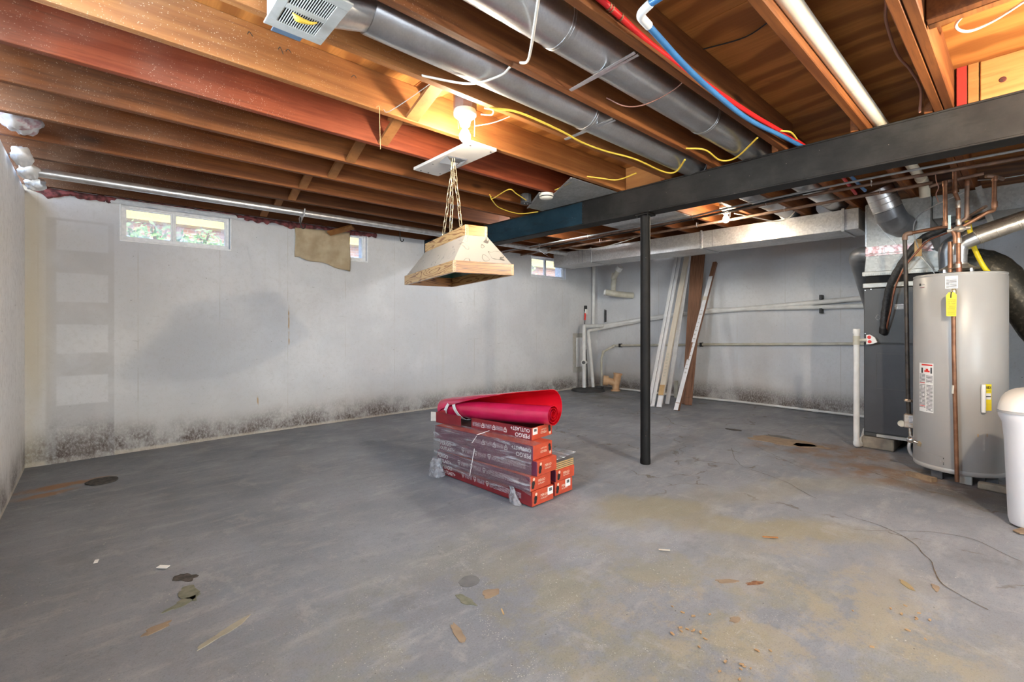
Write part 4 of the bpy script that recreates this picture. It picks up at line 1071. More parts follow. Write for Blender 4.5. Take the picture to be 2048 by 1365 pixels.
cable('pale cable drooping just beyond the blue beam end', [(3.6, 3.05, 2.09), (3.62, 3.2, 2.04), (3.68, 3.45, 2.03), (3.75, 3.7, 2.06), (3.78, 3.9, 2.09)], .004, M['card_tan'])

t = thing('wire_hanger', 'thin wire coat hanger hung from the overhead pipes by the corner window', 'hanger', (4.20, 4.12, 1.89))
m = MB(); m.tube(catmull([(4.205, 4.12, 2.045), (4.19, 4.12, 2.072), (4.175, 4.12, 2.05), (4.19, 4.12, 2.02), (4.19, 4.12, 1.98)], 6), .0018, 6); m.build('hook', M['strap'], t, smooth=60)
m = MB(); m.tube([(4.19, 4.12, 1.98), (4.05, 4.20, 1.90), (4.33, 4.04, 1.885)], .0018, 6, closed=True); m.build('wire_frame', M['strap'], t)
cable('thin cord hanging from the bright joist in front of the bridging', [(1.02, 2.10, 2.095), (1.02, 2.07, 2.084), (1.021, 2.068, 2.0), (1.024, 2.066, 1.885)], .0014, M['card_tan'])
# black hooks screwed into the joists near the window wall
for lb, x, y in (('black screw hook under the joists right of the left window', 1.46, 4.565), ('black screw hook under the joists behind the hanging lamp', 2.49, 4.565)):
    t = thing('screw_hook', lb, 'hook', (x, y, 1.94))
    m = MB(); m.tube(catmull([(x, y, 2.098), (x, y, 2.03), (x + .002, y, 1.985), (x + .016, y, 1.955), (x + .036, y, 1.962), (x + .042, y, 1.985)], 6), .0055, 8); m.build('hook_rod', M['black'], t, smooth=60)
    m = MB(); m.lathe([(.009, 2.070), (.009, 2.076)], (x, y, 0), 10); m.build('collar', M['black'], t)

# insulation along the sill and bags at the left wall
m = MB()
def wool(u, v):
    x = XL + .03 + 2.75 * u; a = math.pi * (v - .5)
    n = mnoise.noise(Vector((x * 7, v * 3, 1))) ; n2 = mnoise.noise(Vector((x * 23, v * 7, 4)))
    low = .034 + .045 * max(0, n + .25) + .022 * n2
    if .15 < x < 1.02: low = .012 + .006 * n2
    return Vector((x, YB - .004 - .022 * math.cos(a) * (1 + .5 * n2), 2.088 - low * (v) + .008 * n2 * (1 - v)))
m.grid(wool, 150, 6)
one('sill_insulation', 'torn dusty pink insulation strip along the top of the window wall', 'insulation', m, M['pink_wool'], 80)
for i, (x, y, z, rx, ry, rz, lb) in enumerate(((-.27, 3.56, 2.13, .075, .17, .06, 'white plastic-wrapped insulation with pink print at the left edge'), (-.30, 4.00, 2.05, .045, .10, .05, 'small crumpled white bag stuffed above the left wall'), (-.295, 4.36, 2.05, .05, .09, .05, 'white bag of insulation second from the corner on the left wall'), (-.29, 4.74, 2.055, .055, .09, .045, 'round white bag of insulation in the left corner'))):
    m = MB(); m.ball((x, y, z), (rx, ry, rz), 24, 16, jit=.35, seed=i * 3.1)
    one('insulation_bag', lb, 'insulation', m, M['plastic_bag'] if i == 0 else M['frame_white'], 70)
# timber scrap and rag at the second window
t = thing('timber_scrap', 'pale wood offcut wedged under the joists above the tan cloth', 'wood', (1.95, 4.85, 2.03))
m = MB(); m.bar((1.86, 4.93, 2.01), (2.04, 4.74, 2.075), .07, .018, (.2, .3, 1)); m.build('offcut', M['pine'], t)
m = MB(); m.bar((1.55, 4.6, 2.25), (1.57, 4.93, 2.10), .05, .018, (1, 0, 0)); m.build('offcut', M['white_board_stain'], t)

m = MB()
def cl(u, v):
    x = 1.535 + .57 * u
    bot = 1.745 - .025 * math.sin(u * 9) * (1 - u) - .112 * (max(0, u - .12) / .88) ** .8
    if u < .10: bot = 1.74
    z = 2.062 - .03 * (1 - u) + (bot - (2.062 - .03 * (1 - u))) * v
    f = .012 * math.sin(u * 17 + v * 5) * (.3 + v) + .010 * mnoise.noise(Vector((u * 5, v * 5, 2))) + .012 * math.exp(-((u - .10) ** 2) / .004) * v
    return Vector((x, YB - .022 - f, z))
m.grid(cl, 40, 24)
o = one('window_cloth', 'crumpled tan cloth pinned over the second basement window', 'cloth', m, M['cloth'], 80, solid=.003)
# ================================================================== TRUNK DUCT ALONG THE FURNACE WALL
tk = thing('trunk_duct', 'rectangular galvanised trunk duct along the furnace wall, bulb-lit face', 'duct', (5.2, 2.8, 1.895))
xa, xb, za, zt2 = 5.0, 5.42, 1.895, 2.080
cuts = [1.0, 1.115, 2.42, 3.95, 4.62]
for a, b in zip(cuts[:-1], cuts[1:]):
    m = MB(); m.bbox(xa, xb, a + .001, b - .001, za, zt2, .003); m.build('duct_section', M['trunk'], tk)
for y in cuts[1:-1]:
    m = MB(); m.bbox(xa - .012, xa - .001, y - .012, y + .012, za - .012, zt2 + .01, .002); m.bbox(xa - .001, xb, y - .010, y + .010, za - .010, za - .0005, .002); m.build('drive_cleat', M['galv'], tk)
for y in (2.30, 4.10, 4.16): 
    m = MB(); m.box(xa - .0022, xa - .0003, y - .002, y + .002, za + .004, zt2 - .004); m.build('seam', M['grey_pipe'], tk)
m = MB(); m.bbox(xa - .001, xb + .012, 4.620, 4.632, za - .008, zt2 + .004, .002); m.build('end_cap', M['trunk'], tk)
m = MB(); m.bbox(5.425, 5.46, 2.42, 3.0, za - .002, za + .05, .003); m.build('step_lip', M['plenum'], tk)
rt = thing('return_duct', 'dusty rectangular return duct behind the water heater pipes', 'duct', (5.2, -.3, 1.895))
m = MB(); m.bbox(5.0, 5.42, -.62, .518, 1.895, 2.080, .003); m.build('duct_section', M['plenum'], rt)
m = MB(); m.bbox(5.0, 5.42, -2.3, -.622, 1.895, 2.080, .003); m.build('duct_section', M['plenum'], rt)
for (ya, za1), (yb, zb1), nm in (((.255, 2.085), (.17, 1.73), 'angle_brace'), ((.34, 2.085), (.33, 1.86), 'angle_brace')):
    m = MB(); m.bar((4.93, ya, za1), (4.93, yb, zb1), .035, .004, (1, 0, 0)); m.build(nm, M['plenum'], rt)

# ================================================================== FURNACE
fu = thing('furnace', 'tall charcoal furnace cabinet with metal plenum beside the water heater', 'furnace', (5.2, .7, .095))
fx0, fx1, fy0, fy1 = 4.93, 5.64, .43, .953
m = MB(); m.bbox(fx0 + .012, fx1, fy0, fy1, .098, 1.362, .006); m.build('cabinet', M['furnace'], fu)
m = MB(); m.bbox(fx0 - .003, fx0 + .011, fy0 + .006, fy1 - .004, .897, 1.358, .003); m.build('upper_panel', M['furnace'], fu)
lp = MB(); lp.bbox(fx0 - .006, fx0 + .011, fy0 + .006, fy1 - .004, .135, .888, .004); dr_ = lp.build('lower_door', M['furnace_door'], fu)
for q in ((fy0 + .05, fy1 - .085, .805, .811), (fy0 + .05, fy1 - .085, .508, .514), (fy1 - .091, fy1 - .085, .514, .805)):
    m = MB(); m.box(fx0 - .0085, fx0 - .0055, *q); m.build('door_ridge', M['furnace'], dr_)
m = MB(); m.bbox(fx0 - .010, fx0 + .011, fy0 + .01, fy1 - .09, .103, .128, .002); m.build('base_trim', M['grille'], fu)
m = MB(); m.bbox(fx0 - .012, fx1, fy0, fy1 + .003, 1.364, 1.403, .004); m.build('trim_band', M['furnace_trim'], fu)
m = MB(); m.box(fx0 + .02, fx1 - .02, fy0 + .02, fy1 - .012, 1.404, 1.464); m.build('coil_gap', M['dark_gap'], fu)
m = MB(); m.bbox(fx0 - .014, fx1, fy0 - .01, fy1 + .008, 1.465, 1.502, .004)
for k in range(44):
    y = fy0 + k * (fy1 - fy0) / 44
    m.box(fx0 - .018, fx0 - .0135, y, y + .007, 1.466, 1.484)
m.build('ribbed_band', M['furnace_trim'], fu)
def ring(x0, x1, y0, y1, z): return [Vector((x0, y0, z)), Vector((x1, y0, z)), Vector((x1, y1, z)), Vector((x0, y1, z))]
m = MB(); m.loft([ring(fx0 - .005, fx1 - .1, .415, .945, 1.503), ring(fx0, fx1 - .1, .455, .938, 1.600), ring(fx0 + .002, fx1 - .1, .50, .935, 1.640)]); m.build('plenum_skirt', M['plenum'], fu)
m = MB(); m.bbox(fx0, fx1 - .1, .522, .936, 1.641, 2.078, .003); m.build('plenum_box', M['plenum'], fu)
m = MB(); m.bar((fx0 - .002, .735, 1.715), (fx0 - .002, .86, 1.90), .003, .003); m.bar((fx0 - .0015, .936, 1.72), (fx0 - .0015, .936, 2.07), .008, .004); m.build('plenum_crease', M['galv'], fu)
for z0, z1 in ((1.632, 1.648), (1.652, 1.712)):
    m = MB(); m.grid(lambda u, v: Vector((fx0 - .006 - .004 * mnoise.noise(Vector((u * 30, v * 5 + z0 * 9, 0))), .50 + .438 * u + (.02 - .02 * u) * (v), z0 + (z1 - z0) * v + .003 * mnoise.noise(Vector((u * 14, v, z0 * 5))))), 60, 4); m.build('foil_tape', M['foil'], fu, smooth=80)
m = MB(); m.box(fx0 - .0046, fx0 - .0032, .686, .743, 1.178, 1.222); m.build('data_sticker', M['fine_print'], fu)
for y, z in ((.94, 1.345), (.90, 1.352), (.94, .975), (.94, .905), (.885, .905), (.62, .905)):
    m = MB(); m.lathe([(.005, -.006), (.004, -.009)], (fx0, y, z), 8, 'X'); m.build('screw', M['strap'], fu)
sc = MB(); sc.tube(catmull([(fx0 - .004, .87, 1.105), (fx0 - .004, .855, 1.135), (fx0 - .004, .84, 1.115), (fx0 - .004, .85, 1.09), (fx0 - .004, .865, 1.10)], 5), .0012, 5); sc.build('scratch', M['furnace_trim'], fu)
# supply elbow off the plenum front
el = thing('plenum_elbow', 'fat galvanised round elbow dropping from the joists into the plenum front', 'duct', (4.8, .74, 1.83))
e0, e1, e2, e3 = Vector((4.715, .815, 2.15)), Vector((4.775, .765, 1.985)), Vector((4.815, .735, 1.885)), Vector((4.928, .69, 1.855))
m = MB(); m.tube([e0, e1], .098, 32); m.build('duct_length', M['galv_duct'], el, smooth=50)
m = MB(); m.tube([e1, e1.lerp(e2, .55), e2.lerp(e3, .25), e3], [.0975, .0985, .0975, .092], 32); m.build('gored_elbow', M['grey_pipe'], el, smooth=14)
d = (e1 - e0).normalized(); u = d.orthogonal().normalized(); w = d.cross(u)
for s in (.45, .7, .97):
    c = e0.lerp(e1, s); m = MB(); m.tube([c + (u * math.cos(a) + w * math.sin(a)) * .0985 for a in [2 * math.pi * k / 32 for k in range(32)]], .003, 6, closed=True); m.build('crimp', M['galv_duct'], el, smooth=60)
vt = thing('vent_elbow', 'grey metal vent elbow bending down behind the furnace', 'duct', (5.76, 1.03, .005))
P = fillet([(5.2, .938, 1.68), (5.2, 1.055, 1.69), (5.74, 1.035, 1.22), (5.76, 1.03, .005)], .10, 5)
m = MB(); m.tube(P[:8], .070, 28); m.build('elbow', M['grey_pipe'], vt, smooth=24)
m = MB(); m.tube([P[7] + Vector((0, 0, .0)), *P[8:]], .067, 28); m.build('pipe_length', M['grey_pipe'], vt, smooth=50)
# concrete blocks under the cabinet
for lb, y0, y1 in (('stained concrete block under the left front corner of the furnace', .745, .962), ('concrete block under the hidden right side of the furnace', .40, .55)):
    m = MB(); m.bbox(4.905, 5.55, y0, y1, .001, .097, .008); one('concrete_block', lb, 'block', m, M['concrete'])
# insulated refrigerant line
t = thing('refrigerant_line', 'black foam-wrapped hose curving down the furnace front', 'hose', (4.85, .8, .97))
m = MB(); P = catmull([(4.86, .22, 1.85), (4.85, .403, 1.791), (4.83, .546, 1.735), (4.82, .62, 1.645), (4.83, .70, 1.514), (4.85, .765, 1.356), (4.87, .797, 1.173), (4.885, .812, 1.02)], 8)
m.tube(P, [.024 + .002 * math.sin(i * 1.7) for i in range(len(P))], 14); m.build('foam_sleeve', M['foam'], t, smooth=60)
m = MB(); m.tube([(4.885, .812, 1.03), (4.895, .812, .99), (4.922, .805, .975)], [.026, .030, .02], 12); m.build('wrapped_end', M['black'], t, smooth=50)
m = MB(); m.tube(catmull([(4.84, .30, 1.80), (4.82, .42, 1.745), (4.80, .52, 1.70), (4.79, .60, 1.60), (4.80, .665, 1.50), (4.82, .725, 1.35), (4.84, .755, 1.17), (4.86, .78, 1.05), (4.91, .79, .99)], 8), .0065, 8); tag(m.build('copper_line', M['copper_bright'], t, smooth=60), 'thin copper line beside the foam')
# condensate riser with float switch
cs = thing('condensate_riser', 'white plastic condensate riser standing left of the furnace', 'pipe', (4.85, .986, 0))
m = MB(); m.lathe([(.022, .045), (.022, .98)], (4.85, .986, 0), 20); m.build('pipe_length', M['pvc'], cs, smooth=50)
m = MB(); m.lathe([(.026, .975), (.026, 1.012), (.022, 1.016)], (4.85, .986, 0), 20); m.build('cap', M['pvc'], cs, smooth=50)
m = MB(); m.tube(fillet([(4.85, .986, .055), (4.85, .986, .026), (4.90, .975, .026)], .022), .025, 16); m.build('elbow', M['pvc'], cs, smooth=50)
m = MB(); m.tube([(4.90, .975, .026), (5.0, .966, .07), (5.2, .99, .10)], .02, 14); m.build('branch', M['pvc'], cs, smooth=50)
m = MB(); m.lathe([(.0265, .88), (.0265, .955)], (4.85, .986, 0), 20); m.tube([(4.85, .97, .918), (4.85, .915, .922)], .014, 14); m.build('tee', M['pvc_dirty'], cs, smooth=50)
m = MB(); m.loft([[Vector((4.845, y, z)) for y, z in pl] for pl in [[(.918, .965), (.918, .885), (.875, .890), (.845, .905), (.862, .945), (.895, .968)]]] + [[Vector((4.865, y, z)) for y, z in [(.918, .965), (.918, .885), (.875, .890), (.845, .905), (.862, .945), (.895, .968)]]]); sw = m.build('float_switch', M['label'], cs)
for y, z in ((.898, .945), (.895, .908)):
    m = MB(); m.lathe([(.014, -.012), (.012, -.016), (0, -.017)], (4.857, y, z), 14, 'X'); m.build('red_knob', M['red_ink'], sw, smooth=50)

# ================================================================== WATER HEATER
hc = Vector((4.464, .327, 0)); HR = .240
wh = thing('water_heater', 'tall beige-grey water heater tank in front of the furnace', 'water heater', (hc.x, hc.y, .0))
m = MB(); m.lathe([(.20, .062), (HR - .006, .062), (HR - .001, .068), (HR, .078), (HR, .088), (HR - .0025, .091), (HR - .0025, .094), (HR, .097), (HR, 1.372), (HR - .003, 1.376), (HR - .003, 1.380), (HR, 1.384), (HR - .002, 1.394), (HR - .012, 1.398), (.05, 1.404)], hc, 72); m.build('tank', M['tank'], wh, smooth=40)
for a in (150, 195, 240, 30, -40):
    p = hc + Vector((math.cos(R(a)), math.sin(R(a)), 0)) * .19
    m = MB(); m.bbox(p.x - .022, p.x + .022, p.y - .03, p.y + .03, .0015, .066, .003); m.build('foot', M['furnace_trim'] if a == 195 else M['dark_grey'], wh)
def patch(phi0, phi1, z0, z1, dr=.0012, n=8, warp=0):
    """curved label; phi measured from the -X face towards +Y, degrees"""
    mb = MB()
    def fn(u, v):
        p = R(phi0 + (phi1 - phi0) * u)
        r = HR + dr + warp * max(0, .35 - u) ** 2
        return Vector((hc.x - r * math.cos(p), hc.y + r * math.sin(p), z0 + (z1 - z0) * v))
    mb.grid(fn, n, 2); return mb
patch(26.5, 51, .448, .785).build('warning_label', M['label'], wh, smooth=60)
patch(27.5, 37.5, .455, .64, .0018).build('warning_text', M['fine_print'], wh, smooth=60)
patch(39, 50.5, .475, .64, .0018).build('warning_text', M['fine_print'], wh, smooth=60)
patch(27.5, 38, .652, .705, .0018).build('warning_text', M['fine_print'], wh, smooth=60)
patch(39.5, 50, .652, .71, .0018).build('warning_text', M['fine_print'], wh, smooth=60)
patch(28, 46, .768, .778, .0018).build('warning_band', M['red_ink'], wh, smooth=60)
patch(32, 41, .724, .736, .0018).build('hazard_picture', M['red_ink'], wh, smooth=60); patch(34.5, 38.5, .736, .748, .0018).build('hazard_picture', M['red_ink'], wh, smooth=60)
patch(43.5, 46.5, .716, .752, .0018).build('hazard_picture', M['black_ink'], wh, smooth=60); patch(28.5, 31, .716, .757, .0018).build('hazard_picture', M['dark_grey'], wh, smooth=60)
for z in (.645, .486): patch(40, 50, z, z + .005, .002).build('warning_rule', M['red_ink'], wh, smooth=60)
patch(-3.5, 11.5, 1.290, 1.373).build('rating_plate', M['label'], wh, smooth=60); patch(-2, 10, 1.297, 1.352, .0018).build('rating_text', M['fine_print'], wh, smooth=60)
patch(48, 51, 1.322, 1.338, .0016).build('maker_badge', M['black_ink'], wh, smooth=60); patch(40.5, 47, 1.325, 1.333, .0016).build('maker_text', M['fine_print'], wh, smooth=60); patch(40.5, 51, 1.306, 1.312, .0016).build('maker_rule', M['foil'], wh, smooth=60)
# half-peeled yellow efficiency sticker
patch(-43.5, -33, .498, .668, .0014).build('efficiency_label', M['yellow'], wh, smooth=60)
patch(-42.5, -34, .57, .61, .002).build('label_panel', M['label'], wh, smooth=60); patch(-42.5, -34, .586, .592, .0026).build('label_bar', M['dark_grey'], wh, smooth=60); patch(-42.5, -34, .535, .540, .0026).build('label_line', M['yellow_print'], wh, smooth=60)
patch(-42.5, -34, .618, .632, .0022).build('label_line', M['yellow_print'], wh, smooth=60)
p = R(-31.5)
m = MB(); m.tube([hc + Vector((-(HR + .012) * math.cos(p), (HR + .012) * math.sin(p), z)) for z in (.487, .53, .58, .63, .666)], [.011, .012, .0115, .012, .011], 12); tag(m.build('label_curl', M['label'], wh, smooth=50), 'white curled-back edge of the yellow sticker')
p = R(-34.2); lettering('GUIDE', .022, (-math.sin(p) * 1, -math.cos(p), 0), (0, 0, 1), (-(HR + .0045) * math.cos(p), (HR + .0045) * math.sin(p), .640), M['black_ink'], wh, sx=.52)
# burner access panel, drain stub, scuffs
patch(14, 50, .165, .168, .0012, 14).build('access_seam', M['grille'], wh, smooth=60); patch(13.4, 14, .10, .168, .0012).build('access_seam', M['grille'], wh, smooth=60)
for z in (.152, .122, .112): patch(13, 13.9, z, z + .008, .002).build('slot', M['black_ink'], wh, smooth=60)
patch(15.5, 17.5, .130, .140, .004).build('access_knob', M['strap'], wh, smooth=60)
m = MB(); q0 = hc + Vector((-HR * math.cos(R(-33)), HR * math.sin(R(-33)), .38)); 
patch(-35, -32, .24, .35, .0012, 3).build('tape_strip', M['grille'], wh, smooth=60); patch(-27, -25.6, .325, .345, .0012, 2).build('scuff', M['card_tan'], wh, smooth=60); patch(-38, -37, .33, .35, .0012, 2).build('scuff', M['card_tan'], wh, smooth=60)
# draft hood on four legs
m = MB(); m.lathe([(.105, 1.432), (.108, 1.434), (.075, 1.452), (.052, 1.468), (.052, 1.474)], hc, 32); m.build('draft_hood', M['flue'], wh, smooth=40)
for a in (45, 135, 225, 315):
    p = hc + Vector((math.cos(R(a)) * .095, math.sin(R(a)) * .095, 0)); m = MB(); m.box(p.x - .006, p.x + .006, p.y - .006, p.y + .006, 1.398, 1.436); m.build('hood_leg', M['galv'], wh)
# relief valve, its tag and discharge pipe
m = MB(); m.tube([(4.235, .335, 1.265), (4.195, .333, 1.265)], .017, 12); m.lathe([(.014, 0), (.016, .02), (.010, .034)], (4.190, .330, 1.252), 12); m.build('relief_valve', M['brass'], wh, smooth=50)
tg = MB(); tg.prism([(-.025, -.155), (.022, -.157), (.025, -.02), (.014, 0), (-.014, 0), (-.026, -.02)], 0, .0015)
vs = [Vector((4.160 + v.z + .004 * math.sin(v.y * 20), .338 - v.x, 1.262 + v.y)) for v in tg.v]; tg.v = vs
tag_o = tg.build('valve_tag', M['yellow'], wh); 
m = MB(); m.box(4.1580, 4.1595, .318, .357, 1.115, 1.215); m.build('tag_print', M['yellow_print'], tag_o)
m = MB(); m.tube(catmull([(4.175, .333, 1.265), (4.160, .338, 1.262), (4.156, .34, 1.245), (4.160, .341, 1.225)], 4), .003, 6); m.build('tag_wire', M['black'], tag_o)
dp = thing('discharge_pipe', 'copper discharge pipe running down the front of the water heater', 'pipe', (4.18, .32, .035))
m = MB(); m.tube([(4.186, .331, 1.250), (4.185, .329, .88), (4.183, .323, .55), (4.178, .313, .030)], .0115, 14); m.build('pipe_length', M['copper'], dp, smooth=50)
m = MB(); m.tube([(4.1855, .3285, .60), (4.1845, .3265, .655)], .0122, 14); m.build('pipe_label', M['bar_print'], dp, smooth=50)
# flue
f1 = thing('flue_pipe', 'bright galvanised flue pipe rising from the water heater to upper right', 'pipe', (4.46, .3, 1.475))
m = MB(); m.tube([(4.464, .327, 1.475), (4.464, .326, 1.535)], .044, 28); m.build('flue_collar', M['galv'], f1, smooth=50)
m = MB(); m.tube(fillet([(4.464, .326, 1.536), (4.463, .322, 1.60), (4.460, .235, 1.642)], .055, 4), .0455, 28); m.build('flue_elbow', M['galv_duct'], f1, smooth=20)
m = MB(); m.tube([(4.460, .2345, 1.6422), (4.46, .10, 1.689)], .0465, 28); m.build('flue_length', M['flue'], f1, smooth=50)
m = MB(); m.tube([(4.46, .0995, 1.6892), (4.46, -.9, 2.03)], .0455, 28); m.build('flue_length', M['flue'], f1, smooth=50)
for s in (.02, .045, .30, .62, .66):
    c = Vector((4.46, .2345, 1.6422)).lerp(Vector((4.46, -.07, 1.7486)), s); d = Vector((0, -.1345, .0468)).normalized(); u = Vector((1, 0, 0)); w = d.cross(u)
    m = MB(); m.tube([c + (u * math.cos(a) + w * math.sin(a)) * .0475 for a in [2 * math.pi * k / 28 for k in range(28)]], .0028, 6, closed=True); m.build('crimp', M['flue'], f1, smooth=60)
m = MB(); m.box(4.4185, 4.4198, .335, .352, 1.485, 1.53); m.build('pipe_label', M['label'], f1)
f2 = thing('furnace_flue', 'second flue pipe with dark grey elbow behind the first', 'pipe', (4.9, .4, 1.4))
m = MB(); m.tube(fillet([(4.93, .412, 1.30), (4.93, .428, 1.66), (4.92, .33, 1.715)], .11, 4), .054, 24); m.build('grey_elbow', M['grey_pipe'], f2, smooth=24)
m = MB(); m.tube([(4.92, .331, 1.7145), (4.90, .06, 1.80), (4.90, -.8, 2.06)], .047, 24); m.build('flue_length', M['flue'], f2, smooth=40)
# copper supply pipes over the tank
cp = thing('copper_supply_pipes', 'cluster of copper supply pipes and valve above the water heater', 'pipe', (4.35, .33, 1.40))
X0 = 4.35
def run(name, pts, r=.0125, mt='copper', fr=.02, k=4):
    m = MB(); m.tube(fillet([(X0 + dx, y, z) for dx, y, z in pts], fr, k), r, 12); return m.build(name, M[mt], cp, smooth=50)
run('riser', [(0, .386, 2.035), (0, .384, 1.752), (0, .355, 1.70), (0, .335, 1.66), (0, .335, 1.60)])
run('riser', [(.01, .339, 2.105), (.01, .337, 1.945), (.01, .321, 1.895), (.01, .319, 1.47)], fr=.015)
run('riser', [(.02, .279, 2.01), (.02, .280, 1.765), (.02, .32, 1.745)], mt='rust_pipe')
run('riser', [(.06, .152, 2.02), (.06, .154, 1.80), (.04, .18, 1.795), (.03, .30, 1.715)], mt='copper')
run('header_pipe', [(.02, .47, 2.02), (.02, .386, 2.035), (.03, .20, 2.05)], r=.0115, mt='rust_pipe', fr=.01)
run('header_pipe', [(.03, .19, 2.03), (.06, .152, 2.025), (.2, .12, 2.03)], r=.0125, mt='rust_pipe', fr=.01)
run('tank_nipple', [(.01, .319, 1.475), (.012, .316, 1.403)], r=.0155, mt='copper_bright')
run('tank_nipple', [(.03, .362, 1.62), (.03, .362, 1.41)], r=.013, mt='copper')
for dx, y, z, h in ((0, .386, 2.02, .035), (0, .384, 1.745, .04), (.01, .339, 1.96, .03), (.01, .321, 1.865, .05), (.01, .319, 1.745, .04), (.01, .319, 1.62, .035), (.01, .319, 1.45, .03), (.02, .279, 2.0, .035), (.06, .152, 1.84, .04), (.06, .152, 2.01, .03)):
    m = MB(); m.lathe([(.0145, -h / 2), (.0155, -h / 2 + .004), (.0155, h / 2 - .004), (.0145, h / 2)], (X0 + dx, y, z), 14); m.build('fitting', M['solder'] if z < 1.99 and y in (.319, .321) else M['copper'], cp, smooth=50)
m = MB(); m.ball((X0 - .005, .315, 1.695), (.024, .034, .022), 14, 10, jit=.2); m.tube([(X0, .375, 1.69), (X0, .26, 1.70)], .014, 10); vb = m.build('valve_body', M['solder'], cp, smooth=50)
m = MB(); m.bar((X0 - .014, .362, 1.70), (X0 - .018, .362, 1.795), .014, .004, (1, 0, 0)); m.build('valve_lever', simple('pale_blue_lever', (.42, .55, .56), None), vb)
# black gas pipe, control and hose
gs = thing('gas_pipe', 'black iron gas pipe with shut-off dropping left of the water heater', 'pipe', (4.5, .61, .1))
m = MB(); m.tube([(4.45, .37, 1.742), (4.5, .59, 1.727)], .0125, 12); m.build('pipe_length', M['copper'], gs, smooth=50)
m = MB(); m.tube(fillet([(4.498, .575, 1.728), (4.5, .619, 1.724), (4.5, .62, 1.68)], .03), .017, 14); m.build('elbow', M['rust_pipe'], gs, smooth=50)
m = MB(); m.tube([(4.5, .620, 1.685), (4.5, .613, 1.384), (4.5, .601, .50)], .0135, 14); m.build('pipe_length', M['black_pipe'], gs, smooth=50)
m = MB(); m.lathe([(.020, 0), (.026, .004), (.026, .012), (.018, .022)], (4.5, .600, .478), 8); m.build('union', M['solder'], gs)
m = MB(); m.tube([(4.5, .600, .48), (4.5, .596, .385)], .014, 12); m.build('nipple', M['black_pipe'], gs, smooth=50)
m = MB(); m.bbox(4.462, 4.530, .560, .622, .290, .392, .006); cb = m.build('shut_off_box', M['solder'], gs)
m = MB(); m.box(4.4605, 4.4618, .565, .592, .330, .384); m.build('box_label', M['fine_print'], cb)
m = MB(); m.lathe([(0, .020), (.022, .018), (.024, .002), (.022, -.004)], (4.47, .635, .315), 14, 'X'); m.build('round_knob', M['pvc_dirty'], cb, smooth=50)
m = MB(); m.tube([(4.5, .592, .291), (4.49, .585, .225), (4.48, .58, .18)], .011, 10); m.build('nipple', M['solder'], gs, smooth=50)
m = MB(); m.tube(catmull([(4.46, .575, .235), (4.445, .582, .20), (4.44, .588, .15), (4.445, .575, .105), (4.455, .55, .08)], 6), .011, 12); m.build('flexible_hose', M['strap'], gs, smooth=60)
m = MB(); m.ball((4.33, .565, .232), .024, 14, 10); m.tube([(4.33, .55, .226), (4.32, .505, .214)], .012, 10); m.build('drain_valve', M['chrome'], gs, smooth=60)
m = MB(); m.tube([(4.32, .52, .217), (4.315, .50, .212)], .021, 6); m.build('brass_nut', M['brass'], gs)
t = thing('yellow_gas_hose', 'yellow coated flexible gas hose behind the water heater flue', 'hose', (4.7, .25, 1.4))
m = MB(); m.tube(catmull([(4.7, .292, 1.775), (4.7, .275, 1.66), (4.7, .259, 1.587), (4.7, .221, 1.476), (4.71, .185, 1.41), (4.72, .12, 1.33)], 8), .015, 12); m.build('hose', M['yellow'], t, smooth=60)
m = MB(); m.lathe([(.019, 1.76), (.019, 1.80)], (4.70, .294, 0), 8); m.build('nut', M['yellow_cable'], t)
m = MB(); m.tube([(4.70, .293, 1.80), (4.72, .285, 1.84), (4.6, .20, 1.87)], .011, 10); m.build('nipple', M['rust_pipe'], t, smooth=50)
# tag, thermostat wires
m = MB(); m.bbox(4.794, 4.796, .580 - .022, .580 + .022, 1.585, 1.720, .0005); one('hang_tag', 'tan cardboard tag hanging by the black hose', 'tag', m, M['card_tan'])
cable('grey wire arching from the heater pipes down to the furnace', [(4.5, .30, 1.97), (4.6, .42, 1.945), (4.75, .545, 1.915), (4.80, .60, 1.86), (4.80, .607, 1.78), (4.79, .590, 1.70), (4.80, .575, 1.64), (4.85, .54, 1.56), (4.90, .50, 1.48)], .0042, M['grey_cable'])
cable('thin wire bundle from hanging tag to furnace top', [(4.80, .575, 1.60), (4.85, .548, 1.55), (4.9, .505, 1.475), (4.92, .49, 1.41)], .003, M['label'])
cable('brown twisted wires dangling left of the copper pipes', [(4.3, .43, 2.085), (4.3, .425, 2.03), (4.31, .415, 1.99), (4.33, .43, 1.95), (4.36, .42, 1.90)], .003, M['brown_wire'])
cable('grey wire crossing dark bay right of the heater pipes', [(4.6, .24, 2.06), (4.6, .12, 2.045), (4.6, -.1, 2.05)], .004, M['grey_cable'])
# big dark flexible duct behind the heater
t = thing('flexible_duct', 'big dark speckled flexible duct slumping behind the water heater', 'duct', (5.25, 0, 1))
P = catmull([(5.34, .44, 1.38), (5.30, .40, 1.49), (5.26, .30, 1.535), (5.24, .18, 1.47), (5.25, .07, 1.28), (5.27, -.06, 1.02), (5.3, -.20, .75), (5.3, -.30, .45)], 6)
m = MB(); m.tube(P, [.125 + .003 * math.sin(i * 2.6) for i in range(len(P))], 26); m.build('duct_skin', M['duct_dark'], t, smooth=60)
